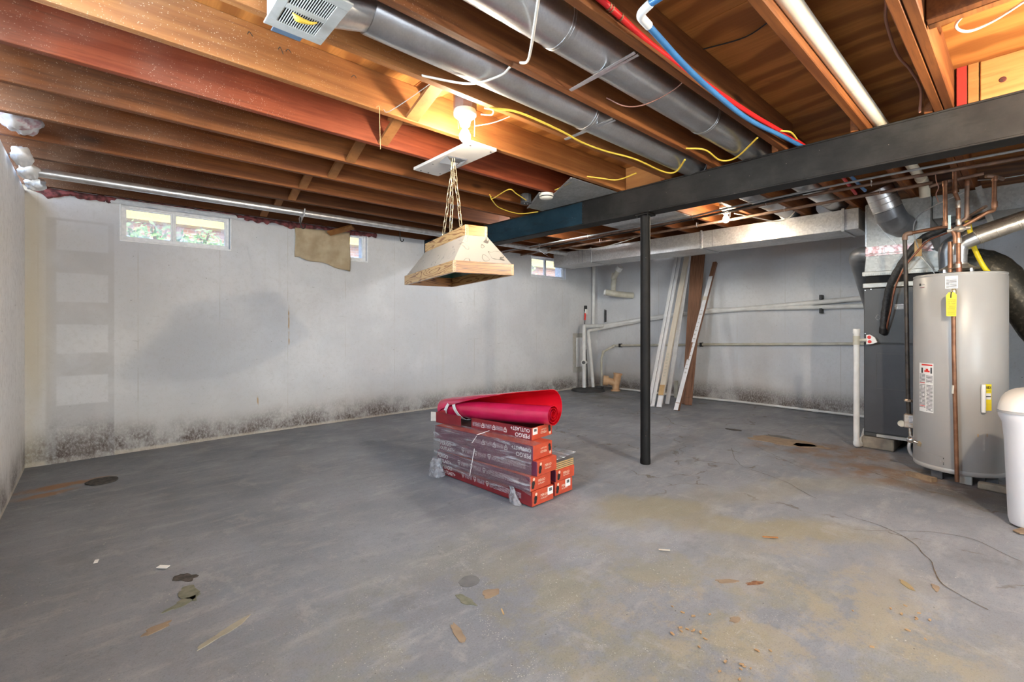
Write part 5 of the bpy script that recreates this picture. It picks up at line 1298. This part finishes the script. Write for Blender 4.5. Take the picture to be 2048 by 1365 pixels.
# stones under the heater
for lb, x0, x1, y0, y1, mt in (('flat stone slab under the front left of the water heater', 4.17, 4.36, .37, .55, 'concrete'), ('pale wood shim on the floor under the heater edge', 4.185, 4.215, .42, .545, 'card_tan'), ('stone slab under the right side of the water heater', 4.22, 4.5, .06, .24, 'concrete')):
    pass
m = MB(); m.prism([(4.15, .435), (4.21, .575), (4.235, .56), (4.19, .41)], .001, .030); one('wood_shim', 'weathered wood shim on the floor under the heater front edge', 'wood', m, M['shim'])
m = MB(); m.bbox(4.20, 4.255, .02, .22, .001, .045, .008); one('stone_slab', 'dark stone slab under the right front of the water heater', 'stone', m, M['concrete'])

# ================================================================== WATER SOFTENER (right edge)
so = thing('water_softener', 'white plastic water softener tank at the right edge', 'tank', (3.72, -.16, 0))
def rrect(x0, x1, y0, y1, r, z, n=7):
    out = []
    for cx, cy, a0 in ((x1 - r, y1 - r, 0), (x0 + r, y1 - r, 90), (x0 + r, y0 + r, 180), (x1 - r, y0 + r, 270)):
        for k in range(n + 1):
            a = R(a0 + 90 * k / n); out.append(Vector((cx + r * math.cos(a), cy + r * math.sin(a), z)))
    return out
sx0, sx1, sy0, sy1 = 3.50, 3.93, -.42, .100
m = MB(); m.loft([rrect(sx0 + .05, sx1 - .04, sy0 + .04, sy1 - .045, .06, .002), rrect(sx0 + .035, sx1 - .03, sy0 + .03, sy1 - .030, .07, .012), rrect(sx0 + .028, sx1 - .02, sy0 + .02, sy1 - .024, .075, .04), rrect(sx0 + .012, sx1 - .01, sy0 + .01, sy1 - .010, .08, .45), rrect(sx0 + .006, sx1, sy0, sy1 - .002, .085, .54), rrect(sx0 - .004, sx1, sy0, sy1 + .012, .09, .575), rrect(sx0 - .004, sx1, sy0, sy1 + .012, .09, .590)]); m.build('body', M['softener'], so, smooth=40)
m = MB(); m.loft([rrect(sx0 - .008, sx1, sy0, sy1 + .016, .09, .591), rrect(sx0 - .008, sx1, sy0, sy1 + .016, .09, .603)]); m.build('lid_rim', M['softener_rim'], so, smooth=40)
L = []
for i in range(8):
    a = R(90 * i / 7); ins = .11 * (1 - math.cos(a)); L.append(rrect(sx0 - .006 + ins * .9, sx1 - ins, sy0 + ins, sy1 + .014 - ins, .09, .604 + .106 * math.sin(a)))
m = MB(); m.loft(L); m.build('lid', M['softener_lid'], so, smooth=50)
m = MB(); m.tube(catmull([(3.512, .035, .58), (3.516, .032, .50), (3.519, .02, .42), (3.522, -.02, .33), (3.525, -.08, .26)], 6), .003, 6); m.build('moulded_line', M['softener_rim'], so, smooth=60)
m = MB(); m.prism([(3.44, .03), (3.47, .055), (3.56, .02), (3.50, -.04)], .005, .010); m.build('card_shim', M['shim'], so)

# ================================================================== FURNACE-WALL PIPEWORK
WX = 6.455
def pipe_thing(lb, pts, r, mt, elbows=.03, name='wall_pipe', joints=(), brackets=()):
    t = thing(name, lb, 'pipe', pts[0])
    m = MB(); m.tube(fillet(pts, elbows), r, 14); m.build('pipe_length', M[mt], t, smooth=50)
    for i, f in joints:
        a, b = Vector(pts[i]), Vector(pts[i + 1]); c = a.lerp(b, f); d = (b - a).normalized()
        m = MB(); m.tube([c - d * .03, c + d * .03], r + .0045, 14); m.build('coupling', M[mt], t, smooth=50)
    for y, z in brackets:
        m = MB(); m.bbox(WX + .002 - r - .01, 6.499, y - .012, y + .012, z - .03, z + .03, .002); m.build('bracket', M['black'], t)
    return t
pipe_thing('upper white drain pipe sloping along the furnace wall into the corner', [(WX, 1.0, 1.365), (WX, 3.672, 1.187), (6.42, 4.80, 1.035), (5.90, 4.80, 1.03), (5.85, 4.76, 1.03), (5.85, 4.76, .05)], .029, 'pvc', .04, joints=((1, .35), (0, .9), (4, .35), (4, .66)), brackets=())
pipe_thing('second white drain pipe below the first, near the sump corner', [(WX, 1.0, 1.262), (WX, 3.02, 1.258), (WX, 4.2, 1.10), (6.40, 4.86, .985), (6.05, 4.84, .95), (6.01, 4.76, .60), (6.03, 4.72, .045)], .026, 'pvc', .04, joints=((3, .5), (4, .5)))
pipe_thing('thin grey conduit pipe along the middle of the furnace wall', [(6.47, .98, .845), (6.47, 3.0, .772), (6.47, 4.62, .705), (6.30, 4.72, .60), (6.22, 4.70, .50), (6.20, 4.68, .045)], .017, 'pvc_dirty', .03, joints=((2, .1), (3, .1)), brackets=((3.13, .766), (4.66 if False else 4.5, .71)))
pipe_thing('white vertical pipe in the corner under the trunk duct', [(6.32, 4.93, 2.07), (6.30, 4.93, 1.06)], .026, 'pvc', joints=((0, .04),))
pipe_thing('pale pipe lying along the foot of the furnace wall', [(6.43, .98, .022), (6.42, 2.6, .024), (6.33, 3.4, .022), (6.32, 4.55, .022)], .014, 'pvc', joints=((0, .45),), name='floor_pipe')
pipe_thing('short grey capped standpipe behind the leaning boards', [(6.25, 3.403, .001), (6.25, 3.403, .24)], .026, 'pvc_dirty', joints=((0, .9),), name='standpipe')
t = thing('drain_stub', 'aged plastic drain Y-fitting hanging under the trunk duct', 'pipe', (6.25, 4.45, 1.52))
m = MB(); m.tube(fillet([(6.25, 4.47, 1.885), (6.25, 4.47, 1.80), (6.24, 4.485, 1.60)], .05), .040, 18); m.build('pipe_length', M['pvc_dirty'], t, smooth=50)
m = MB(); m.tube([(6.235, 4.475, 1.79), (6.205, 4.36, 1.915)], .040, 18); m.build('branch', M['pvc_dirty'], t, smooth=50)
m = MB(); m.tube([(6.206, 4.363, 1.912), (6.192, 4.310, 1.965)], .050, 18); m.build('white_collar', M['pvc'], t, smooth=50)
m = MB(); m.tube([(6.20, 4.585, 1.575), (6.26, 4.44, 1.545), (6.494, 4.28, 1.52)], .048, 18); m.build('trap_arm', M['pvc_dirty'], t, smooth=40)
m = MB(); m.tube([(6.19, 4.61, 1.58), (6.20, 4.585, 1.575)], .054, 18); m.build('cleanout_cap', M['pvc'], t, smooth=50)
t = thing('wall_clip', 'short dark rod clip screwed to the furnace wall near the corner', 'clip', (6.49, 4.82, 1.09))
m = MB(); m.bbox(6.478, 6.498, 4.80, 4.835, 1.10, 1.30, .003); m.build('plate', M['dark_grey'], t)
m = MB(); m.tube([(6.470, 4.817, 1.09), (6.470, 4.817, 1.31)], .006, 8); m.build('rod', M['black'], t)
t = thing('pipe_bracket', 'black bracket clamping the drain pipes to the furnace wall', 'bracket', (6.49, 1.656, 1.19))
for z in (1.375, 1.215):
    m = MB(); m.bbox(6.425, 6.498, 1.640, 1.672, z - .03, z + .03, .004); m.build('clamp', M['black'], t)
for lb, y, z in (('small black nail stub in the wall under the trunk duct', 4.1, 1.70), ('small black peg left of the leaning boards', 3.42, 1.45)):
    m = MB(); m.lathe([(.012, -.03), (.012, 0)], (6.498, y, z), 8, 'X'); one('wall_peg', lb, 'peg', m, M['black'])
# sump corner
t = thing('sump_lid', 'black round sump lid on the floor in the far corner', 'lid', (5.88, 4.70, 0))
m = MB(); m.lathe([(0, .030), (.20, .030), (.235, .026), (.262, .018), (.270, .002)], (5.88, 4.70, .001), 40); m.build('lid', M['rubber'], t, smooth=30)
m = MB(); m.ball((6.12, 4.66, .035), (.07, .06, .025), 14, 8, jit=.4, seed=9); m.build('debris_cap', M['rubber'], t, smooth=60)
t = thing('drain_valve_fitting', 'white check valve on the sump discharge pipe', 'valve', (5.8, 4.73, .45))
m = MB(); m.tube([(5.76, 4.70, .455), (5.85, 4.735, .45)], .032, 16); m.tube([(5.752, 4.692, .456), (5.762, 4.70, .455)], .040, 16); m.build('body', M['pvc'], t, smooth=40)
m = MB(); m.tube([(5.752, 4.690, .456), (5.748, 4.686, .456)], .028, 16); m.build('dark_mouth', M['dark_grey'], t, smooth=40)
t = thing('electric_panel', 'flat grey painted panel on the wall behind the sump pipes', 'panel', (5.95, 4.98, .3))
m = MB(); m.bbox(5.84, 6.10, 4.972, 4.9895, .27, .91, .004); m.build('panel', M['grille'], t)
m = MB(); m.bbox(5.90, 6.06, 4.964, 4.9715, .36, .84, .003); m.build('raised_plate', M['board_white'], t)
t = thing('pump_plug', 'red and black pump plug with white tag in the corner', 'plug', (6.14, 4.96, 1.1))
m = MB(); m.bbox(6.12, 6.17, 4.95, 4.985, 1.27, 1.37, .006); m.build('outlet', M['black'], t)
m = MB(); m.bbox(6.10, 6.155, 4.93, 4.949, 1.22, 1.31, .004); m.build('white_tag', M['label'], t)
m = MB(); m.tube([(6.11, 4.945, 1.24), (6.10, 4.945, 1.13)], .016, 10); m.build('red_plug', M['red_ink'], t, smooth=50)
m = MB(); m.tube(catmull([(6.10, 4.945, 1.13), (6.06, 4.93, .9), (5.93, 4.80, .8), (5.93, 4.77, .45), (5.93, 4.75, .05)], 6), .007, 8); m.build('cord', M['black'], t, smooth=60)
t = thing('clay_trap', 'orange clay pipe trap standing on the floor by the furnace wall', 'pipe', (6.18, 4.42, 0))
m = MB(); m.tube(fillet([(6.20, 4.40, .002), (6.20, 4.40, .12), (6.12, 4.50, .16)], .06), .055, 16); m.build('bend', M['clay'], t, smooth=50)
m = MB(); m.tube([(6.20, 4.40, .10), (6.22, 4.38, .26)], .060, 16); m.build('upright', M['clay'], t, smooth=50)
m = MB(); m.tube([(6.125, 4.495, .158), (6.075, 4.555, .165)], .078, 18); m.tube([(6.22, 4.38, .255), (6.222, 4.378, .28)], .070, 18); m.build('socket_ring', M['clay'], t, smooth=40)
m = MB(); m.tube([(6.19, 4.40, .001), (6.19, 4.40, .02)], .075, 10); m.build('foot', M['clay'], t, smooth=40)

# ================================================================== LEANING BOARDS
def lean(name, lb, base, top, w, th, mats, extra=None):
    """board leaning against the furnace wall; local z along the board, x = width, y = thickness (towards wall)"""
    b, tp = Vector(base), Vector(top); d = (tp - b); L = d.length; d.normalize()
    xw = Vector((0, -1, 0)); xw = (xw - d * xw.dot(d)).normalized(); yn = d.cross(xw)
    t = bpy.data.objects.new(name, None); COL.objects.link(t); t.empty_display_size = .05
    t.matrix_world = Matrix(((xw.x, yn.x, d.x, b.x), (xw.y, yn.y, d.y, b.y), (xw.z, yn.z, d.z, b.z), (0, 0, 0, 1)))
    tag(t, lb, 'board', 'boards leaning on the furnace wall')
    return t, L
def lbox(t, x0, x1, y0, y1, z0, z1, nm, mt, b=.002):
    m = MB(); m.bbox(x0, x1, y0, y1, z0, z1, b); return m.build(nm, M[mt], t, local=True)
t, L = lean('trim_board', 'long white trim board with two ridges, leftmost of the leaning boards', (5.29, 3.225, .012), (6.44, 3.47, 2.055), .09, .02, None)
lbox(t, -.055, .045, 0, .014, 0, L, 'board', 'board_white'); lbox(t, .022, .045, -.012, -.0005, .005, L, 'ridge', 'white_paint'); lbox(t, -.030, -.004, -.010, -.0005, .003, L, 'ridge', 'white_paint'); lbox(t, -.0035, .0, -.002, -.0005, .02, L, 'groove', 'dark_grey')
t, L = lean('primed_board', 'cream boxed board with printed marks, right beside the white trim board', (5.33, 3.135, .012), (6.44, 3.335, 2.055), .07, .03, None)
lbox(t, -.040, .030, 0, .030, .16, L, 'carton', 'primed'); lbox(t, -.036, .026, .002, .028, .0, .158, 'exposed_end', 'board_white'); lbox(t, -.040, .030, -.0018, -.0004, .16, .30, 'torn_patch', 'card_tan')
for k in range(8): lbox(t, -.022 + .004 * (k % 2), .012, -.0016, -.0004, .42 + k * .045, .436 + k * .045, 'print_mark', 'pvc_dirty')
t, L = lean('grey_board', 'narrow pale grey board between the cream and brown ones', (5.62, 3.18, .012), (6.46, 3.30, 2.055), .05, .015, None)
lbox(t, -.035, .02, 0, .014, 0, L, 'board', 'board_white')
t, L = lean('brown_plank', 'dark wood-grain plank, left of the brown pair leaning behind the white strip', (5.80, 3.00, .012), (6.455, 3.205, 2.06), .1, .02, None)
lbox(t, -.075, .045, 0, .016, 0, L, 'board', 'brown_board')
t, L = lean('brown_plank', 'dark wood-grain plank, right of the brown pair with worn foot', (5.74, 2.95, .012), (6.455, 3.115, 2.06), .09, .02, None)
lbox(t, -.055, .040, 0, .016, .10, L, 'board', 'brown_board'); lbox(t, -.055, .040, 0, .016, 0, .098, 'worn_foot', 'brown_board'); lbox(t, .018, .024, -.003, -.0004, .1, L, 'ridge', 'brown_board')
t, L = lean('wrapped_strip', 'narrow white-wrapped strip with torn wrapper, frontmost and rightmost leaning board', (5.285, 2.875, .012), (6.45, 2.93, 1.93), .05, .05, None)
lbox(t, -.030, .022, 0, .045, .0, L, 'core', 'brown_board'); lbox(t, -.031, .0235, -.0015, -.0003, .10, L - .25, 'wrapper', 'board_white', .0003); lbox(t, -.0325, -.031, 0, .02, .0, L * .45, 'wrapper_edge', 'board_white', .0003)
lbox(t, -.031, .0235, -.0045, -.0018, .0, .09, 'end_cap', 'white_paint', .0005); lbox(t, -.0315, .0235, -.003, -.0017, 1.60, 1.66, 'tape', 'primed', .0003)
for k in range(16): 
    z = .5 + k * .062; lbox(t, -.02 + random.uniform(-.006, .006), .004 + random.uniform(-.01, .014), -.0026, -.0016, z, z + random.uniform(.006, .022), 'print_mark', 'grille', .0002)
lbox(t, -.0315, -.010, -.003, -.0016, .70, .95, 'tear', 'brown_board', .0003)

# ================================================================== FLOORING CARTONS
CL, CW, CH = .86, .192, .0855
def carton(lb, pos, rz, ud=False, label=None, mats=('carton_red', 'carton_violet'), w=CW, h=CH, l=CL, tone=True, open_top=False):
    t = thing('flooring_carton', lb, 'carton', pos, R(rz), 'flooring cartons in the stack')
    m = MB()
    if not open_top:
        m.bbox(0, w, 0, l, 0, h, .003)
        for i, f in enumerate(m.f):
            c = sum((m.v[k] for k in f), Vector()) / len(f)
            m.mi[i] = 1 if c.x < .002 else 0
        m.build('box', [M[mats[0]], M[mats[1]]], t, local=True)
    # side print (faces -x)
    rgt, up = ((0, 1, 0), (0, 0, -1)) if ud else ((0, -1, 0), (0, 0, 1))
    def side(s, size, y, z, mt='white_ink', sx=1.0): lettering(s, size, rgt, up, (-.0012, y, z), M[mt], t, 'side_print', sx)
    if ud:
        side('PERGO', .036, .012, .034, sx=1.0); side('OUTLAST+', .032, .012, .068, sx=.95)
        ys = (.205, .30, .395)
    else:
        side('PERGO', .036, l - .01, .046); side('OUTLAST+', .030, l - .01, .014)
        ys = (l - .24, l - .36, l - .48)
    for y in ys:
        m = MB()
        q = [(-.012, .016), (.012, .016), (.013, .0), (.0, -.018), (-.013, .0)]; s = -1 if ud else 1
        zc = h * .52
        n = len(q); vs = [Vector((-.0012, y + a * s, zc + b * s)) for a, b in q] + [Vector((-.0012, y + a * .72 * s, zc + b * .72 * s)) for a, b in q]
        m.add(vs, [(i, (i + 1) % n, n + (i + 1) % n, n + i) for i in range(n)]); m.add([Vector((-.0012, y + a * s, zc + b * s)) for a, b in ((-.005, .004), (.005, .004), (0, -.009))], [(0, 1, 2)])
        m.build('shield_icon', M['white_ink'], t, local=True, fix=False)
        y0_, y1_ = (y + .020, y + .092) if ud else (y - .092, y - .020)
        m = MB(); m.box(-.0010, -.0004, y0_, y1_, zc - .013, zc + .013); m.build('small_print', M['white_lines'], t, local=True)
    if not ud:
        m = MB(); m.box(-.0010, -.0004, l * .10, l * .38, h * .34, h * .72); m.build('small_print', M['white_lines'], t, local=True)
    # end print (faces -y)
    er, eu = ((-1, 0, 0), (0, 0, -1)) if ud else ((1, 0, 0), (0, 0, 1))
    ex = w * .70 if ud else w * .38
    lettering('PERGO', .020, er, eu, (ex, -.0012, h * (.5 if not ud else .52)), M['cream_ink'], t, 'end_print'); lettering('OUTLAST+', .0125, er, eu, (ex, -.0012, h * (.32 if not ud else .72)), M['cream_ink'], t, 'end_print')
    # little black and white picture on the end
    px = w * .16 if not ud else w * .86; m = MB()
    for k, (a, b, rx, rz_) in enumerate(((0, .5, .014, .022), (.004, .78, .010, .012), (-.004, .28, .012, .014))):
        s = 1 if not ud else -1; zc = h * (b if not ud else 1 - b)
        m.add([Vector((px + a + rx * math.cos(q2), -.0012 - .0002 * k, zc + rz_ * math.sin(q2) * .8)) for q2 in [2 * math.pi * i / 9 for i in range(9)]], [tuple(range(9))], k % 2)
    m.build('end_picture', [M['black_ink'], M['cream_ink']], t, local=True, fix=False)
    if label:
        lx = w * label; m = MB(); m.box(lx - .024, lx + .024, -.0022, -.0012, h * .42, h * .96); m.build('barcode_label', M['label'], t, local=True)
        for k in range(9):
            m = MB(); m.box(lx - .012 + k * .0028, lx - .0108 + k * .0028 + .0008 * (k % 3), -.0027, -.0022, h * .66, h * .88); m.build('bar', M['black_ink'], t, local=True)
    return t
carton('orange-red flooring carton at the floor, front left of the stack, barcode on its end', (1.872, 1.902, .006), 3.0, label=.83, mats=('carton_red', 'carton_side'))
carton('flooring carton second from the floor in the front left pile', (1.860, 1.908, .0925), 4.5)
carton('flooring carton third from the floor, its end jutting to the right', (1.895, 1.885, .179), 6.5)
carton('flooring carton fourth from the floor, printed upside down, under the open one', (1.888, 1.912, .2655), 7.5, ud=True)
carton('flooring carton on the floor at the right rear, barcode at its top right', (2.092, 1.930, .006), 2.0, label=.72, w=.172, mats=('carton_red', 'carton_side'))
t = carton('torn flooring carton on the right rear pile with bare plank ends showing', (2.097, 1.925, .0925), 3.0, h=.070, w=.185)
for k in range(4):
    m = MB(); m.bbox(.004, .181, .004, CL - .01, .0715 + k * .0118, .0785 + k * .0118, .001); m.build('plank_core', M['plank_core'], t, local=True)
    m = MB(); m.bbox(.003, .182, .003, CL - .008, .0786 + k * .0118, .0832 + k * .0118, .0005); m.build('plank_face', M['plank_face'], t, local=True)
# open tray carton on top
t = carton('open-topped maroon flooring carton lying askew on top under the red roll', (1.968, 2.004, .3525), 9.0, ud=True, label=.16, mats=('carton_side', 'carton_side'), w=.222, h=.074, l=.85, open_top=True)
w, l, h = .222, .85, .074
for nm, q, mt in (('side_wall', (0, .004, 0, .50, 0, h), 'carton_side'), ('side_wall', (0, .004, .60, l, 0, h), 'carton_side'), ('side_wall', (w - .004, w, 0, l, 0, h), 'carton_side'), ('end_wall', (.0045, w - .0045, 0, .004, 0, h), 'carton_red'), ('end_wall', (.0045, w - .0045, l - .004, l, 0, h), 'carton_side'), ('tray_floor', (.0045, w - .0045, .0045, l - .0045, 0, .004), 'carton_in')):
    m = MB(); m.bbox(*q, .0008); m.build(nm, M[mt], t, local=True)
m = MB(); m.bar((.002, .03, h + .001), (.002, .48, h + .001), .002, .002); m.add([Vector(p) for p in ((.004, .06, h), (.004, .47, h), (.05, .46, h - .012), (.04, .08, h - .012))], [(0, 1, 2, 3)]); m.build('flap', M['carton_side'], t, local=True, fix=False)
m = MB(); m.add([Vector(p) for p in ((0, l, .01), (0, l, h), (-.030, l + .02, h + .004), (-.030, l + .02, .012))], [(0, 1, 2, 3)]); tag(m.build('flap', M['grille'], t, local=True, fix=False), 'pale turned-out end flap')

# red vinyl roll
A0 = Vector((2.13, 1.975, .492)); A1 = Vector((1.985, 2.96, .424)); ax = (A1 - A0).normalized(); LR = (A1 - A0).length
side_ = Vector((ax.y, -ax.x, 0)).normalized()   # horizontal, away from the camera to the right
if side_.x < 0: side_ = -side_
upv = Vector((0, 0, 1))
roll = thing('vinyl_roll', 'rolled glossy red vinyl sheet tied with white cloth on the open carton', 'roll', (*(A0.lerp(A1, .5)).xy, .36))
RR = .066
def spiral(a, s):
    n = a / (2 * math.pi); r = .014 + (RR - .014) * min(1, n / 3.0)
    r += .0025 * math.sin(a * 1.3 + s * 3)
    th = a + 1.9
    return side_ * (-r * math.cos(th)) * -1 + upv * r * math.sin(th)
Nn = 66; T0 = 3.0 * 2 * math.pi; 
def roll_pt(u, s):
    """u 0..1 inner spiral -> outer turn, then the loose flap rising behind"""
    c = A0 + ax * (LR * s)
    if u < .62:
        a = T0 * u / .62
        n = a / T0; r = .016 + (RR - .016) * n + .002 * math.sin(a * .7 + s * 4)
        th = -math.pi / 2 - (T0 - a)          # ends at the bottom, winding towards the far side
        return c + side_ * r * math.cos(th) + upv * r * math.sin(th)
    k = (u - .62) / .38
    rho = .112 * (1 - s) ** .8 + .069 * (1 - (1 - s) ** .8)
    ang = (R(178) * (1 - s) ** .5 + R(300) * (1 - (1 - s) ** .5)) * k
    th = -math.pi / 2 + ang
    return c + upv * (-RR + rho - .0015) + side_ * rho * math.cos(th) + upv * rho * math.sin(th) + ax * (.02 * k * (1 - s))
V = []; F = []; NU, NS = 120, 26
for j in range(NS + 1):
    s = j / NS
    for i in range(NU + 1):
        p = roll_pt(i / NU, s)
        V.append(p + upv * .003 * mnoise.noise(Vector((i / NU * 9, s * 5, 0))) * (1 if i > NU * .55 else 0))
F = [(j * (NU + 1) + i, j * (NU + 1) + i + 1, (j + 1) * (NU + 1) + i + 1, (j + 1) * (NU + 1) + i) for j in range(NS) for i in range(NU)]
m = MB(); m.add(V, F)
# second skin a little inside gives the sheet its thickness and its red inner face
me_out = m
sh = MB(); n0 = len(V)
def nrm(i, j):
    a = V[j * (NU + 1) + min(i + 1, NU)] - V[j * (NU + 1) + max(i - 1, 0)]; b = V[min(j + 1, NS) * (NU + 1) + i] - V[max(j - 1, 0) * (NU + 1) + i]
    return a.cross(b).normalized()
W = [V[j * (NU + 1) + i] + nrm(i, j) * .0026 for j in range(NS + 1) for i in range(NU + 1)]
Wb = [V[j * (NU + 1) + i] - nrm(i, j) * .0 for j in range(NS + 1) for i in range(NU + 1)]
mid = (NU * 3 // 4); jm_ = NS // 2
cen = A0.lerp(A1, .5)
outward = nrm(NU // 2, jm_).dot(V[jm_ * (NU + 1) + NU // 2] - cen) > 0
inner, outer = (Wb, W) if outward else (W, Wb)
sh.add(outer, F, 0)
sh2 = MB(); sh2.add(outer, F, 0); sh2.add(inner, F, 1)
edge = []
tot = n0
for i in range(NU): edge += [(i, i + 1, tot + i + 1, tot + i), (NS * (NU + 1) + i, NS * (NU + 1) + i + 1, tot + NS * (NU + 1) + i + 1, tot + NS * (NU + 1) + i)]
for j in range(NS):
    for c in (0, NU): edge.append((j * (NU + 1) + c, (j + 1) * (NU + 1) + c, tot + (j + 1) * (NU + 1) + c, tot + j * (NU + 1) + c))
sh2.f += edge; sh2.mi += [1] * len(edge)
sh2.build('vinyl_sheet', [M['mat_pink'], M['mat_red']], roll, smooth=70, fix=False)
for s0, tilt in ((.80, .05), (.90, -.04)):
    m = MB(); P = []
    for k in range(29):
        a = 2 * math.pi * k / 28; rr = .076 + .002 * math.sin(a * 3)
        P.append(A0 + ax * (LR * s0 + tilt * math.sin(a)) + side_ * rr * math.cos(a) + upv * (rr * math.sin(a) + .002))
    vs = []
    for i, p in enumerate(P): vs += [p - ax * .014, p + ax * .014, p + ax * .014 + (p - A0.lerp(A1, s0)).normalized() * .003, p - ax * .014 + (p - A0.lerp(A1, s0)).normalized() * .003]
    m.add(vs, [(4 * i + k, 4 * i + (k + 1) % 4, 4 * i + 4 + (k + 1) % 4, 4 * i + 4 + k) for i in range(28) for k in range(4)])
    m.build('cloth_tie', M['tie'], roll, smooth=50)

# stretch wrap over the front pile: side sheet, top sheet, torn bunch at the far end
wr = thing('stretch_wrap', 'clear plastic wrap clinging round the pile of cartons, bunched at its far end', 'wrap', (1.85, 2.3, .0))
c7 = (math.cos(R(5)), math.sin(R(5)))
def wl_(x, y, z): return Vector((1.872 + x * c7[0] - y * c7[1], 1.902 + x * c7[1] + y * c7[0], z))
def wside(u, v):
    y = -.004 + u * .88
    low = .075 + .05 * mnoise.noise(Vector((u * 4, 0, 3))) - .055 * (u > .9)
    z = low + (.352 - low) * v
    x = -.010 - .012 * abs(mnoise.noise(Vector((u * 7 + v * 2, v * 11, 1)))) + (.020 if v < .9 else .015) * (z / .35) * .4 - .030 * (1 - v) * .2 - max(0, (z - .085) * .012 * y / .86 * 0)
    x -= (.0262 * (z - .0) / .0855 * .022) * y / .86
    x -= .020 * y / .86 * (z / .35)
    return wl_(x, y, z)
m = MB(); m.grid(wside, 60, 26); m.build('side_sheet', M['wrap'], wr, smooth=80, fix=False)
def wtop(u, v):
    y = .0 + u * .86; x = -.02 + .11 * v
    return wl_(x - .016 * y, y, .3545 + .006 * abs(mnoise.noise(Vector((u * 5, v * 6, 7)))) + (.012 * math.sin(u * math.pi) * v))
m = MB(); m.grid(wtop, 40, 10); m.build('top_sheet', M['wrap'], wr, smooth=80, fix=False)
def bunch(u, v):
    a = 2 * math.pi * u; r = .03 + .035 * v + .02 * mnoise.noise(Vector((math.cos(a) * 2, math.sin(a) * 2, v * 4)))
    return wl_(-.03 + r * .8 * math.cos(a), .84 + r * math.sin(a), .135 - .12 * v + .012 * mnoise.noise(Vector((a * 2, v * 6, 0))))
m = MB(); m.grid(bunch, 28, 10); m.build('bunched_end', M['wrap_bunch'], wr, smooth=80, fix=False)
def bunch2(u, v):
    a = 2 * math.pi * u; r = .012 + .030 * v + .015 * mnoise.noise(Vector((math.cos(a) * 2, math.sin(a) * 2, v * 4 + 9)))
    return wl_(-.022 + r * .5 * math.cos(a), .14 + r * math.sin(a) - .03 * v, .10 - .095 * v)
m = MB(); m.grid(bunch2, 24, 8); m.build('hanging_tail', M['wrap_bunch'], wr, smooth=80, fix=False)
for z0, z1, y in ((.09, .27, .46), (.30, .352, .44)):
    m = MB(); m.tube([wl_(-.036 + .0, y + .03, z0), wl_(-.030 - .012, y - .02, z1)], .0022, 6); m.build('wrap_strand', M['tie'], wr)
m = MB(); m.tube([wl_(-.04, .42, .36), wl_(.05, .40, .375)], .002, 6); m.build('wrap_strand', M['tie'], wr)
def wr2(u, v):
    return Vector((2.105 + .19 * u, 1.93 + .55 * v, .222 + .012 * abs(mnoise.noise(Vector((u * 5, v * 6, 2)))) + .02 * u * u * (1 - v)))
m = MB(); m.grid(wr2, 16, 18); m.build('rear_sheet', M['wrap'], wr, smooth=80, fix=False)

# ================================================================== LITTER ON THE FLOOR
chip0 = None
for lb, x, y, s, mt, fl in (('small white paper scrap on the grey floor at left', .233, 2.375 + .12, .022, 'label', 0), ('tiny white paper scrap farther left on the floor', .02, 2.75, .014, 'label', 1), ('long pale splinter of wood lying in front of the post', 2.473, .85, .035, 'pine', 2), ('small splinter on the floor near the camera, centre', 1.11, 1.28, .016, 'card_tan', 3), ('pale splinter on the floor beyond the red-orange chips', 1.97, 1.13, .025, 'primed', 4)):
    a = random.uniform(0, 3); m = MB()
    if fl in (2, 4): a = -.9
    m.bar((x - s * math.cos(a), y - s * math.sin(a), .0085), (x + s * math.cos(a), y + s * math.sin(a), .0095), s * (.28 if fl in (2, 3, 4) else 1.0), .003)
    one('floor_scrap', lb, 'scrap', m, M[mt])
base = MB(); base.prism([(-.011, -.004), (.008, -.006), (.012, .002), (.0, .006), (-.009, .004)], 0, .005)
spots = []
for k in range(14): spots.append((1.56 + random.gauss(0, .07), .80 + random.gauss(0, .07)))
for k in range(9): spots.append((1.50 + random.gauss(0, .05), .60 + random.gauss(0, .04)))
for k in range(12): spots.append((2.13 + random.gauss(0, .14), .30 + random.gauss(0, .06)))
c0 = None
for i, (x, y) in enumerate(spots):
    if c0 is None:
        c0 = base.build('wood_chip', M['rubble'], loc=(0, 0, 0)); o = c0
    else:
        o = c0.copy(); COL.objects.link(o)
    o.location = (x, y, .0012); o.rotation_euler = (0, 0, random.uniform(0, 6.28)); sc_ = random.uniform(.35, .75); o.scale = (sc_, sc_, sc_)
    nm = 'tiny orange wood chip, one of the loose scatter on the floor nearest the camera' if 14 <= i < 23 else 'tiny orange wood chip in the cluster beyond the nearest scatter' if i < 14 else 'tiny orange wood chip in the scatter at the lower right of the floor'
    tag(o, nm, 'chip', nm.split(' chip')[1].strip(' ,') + ' chips')
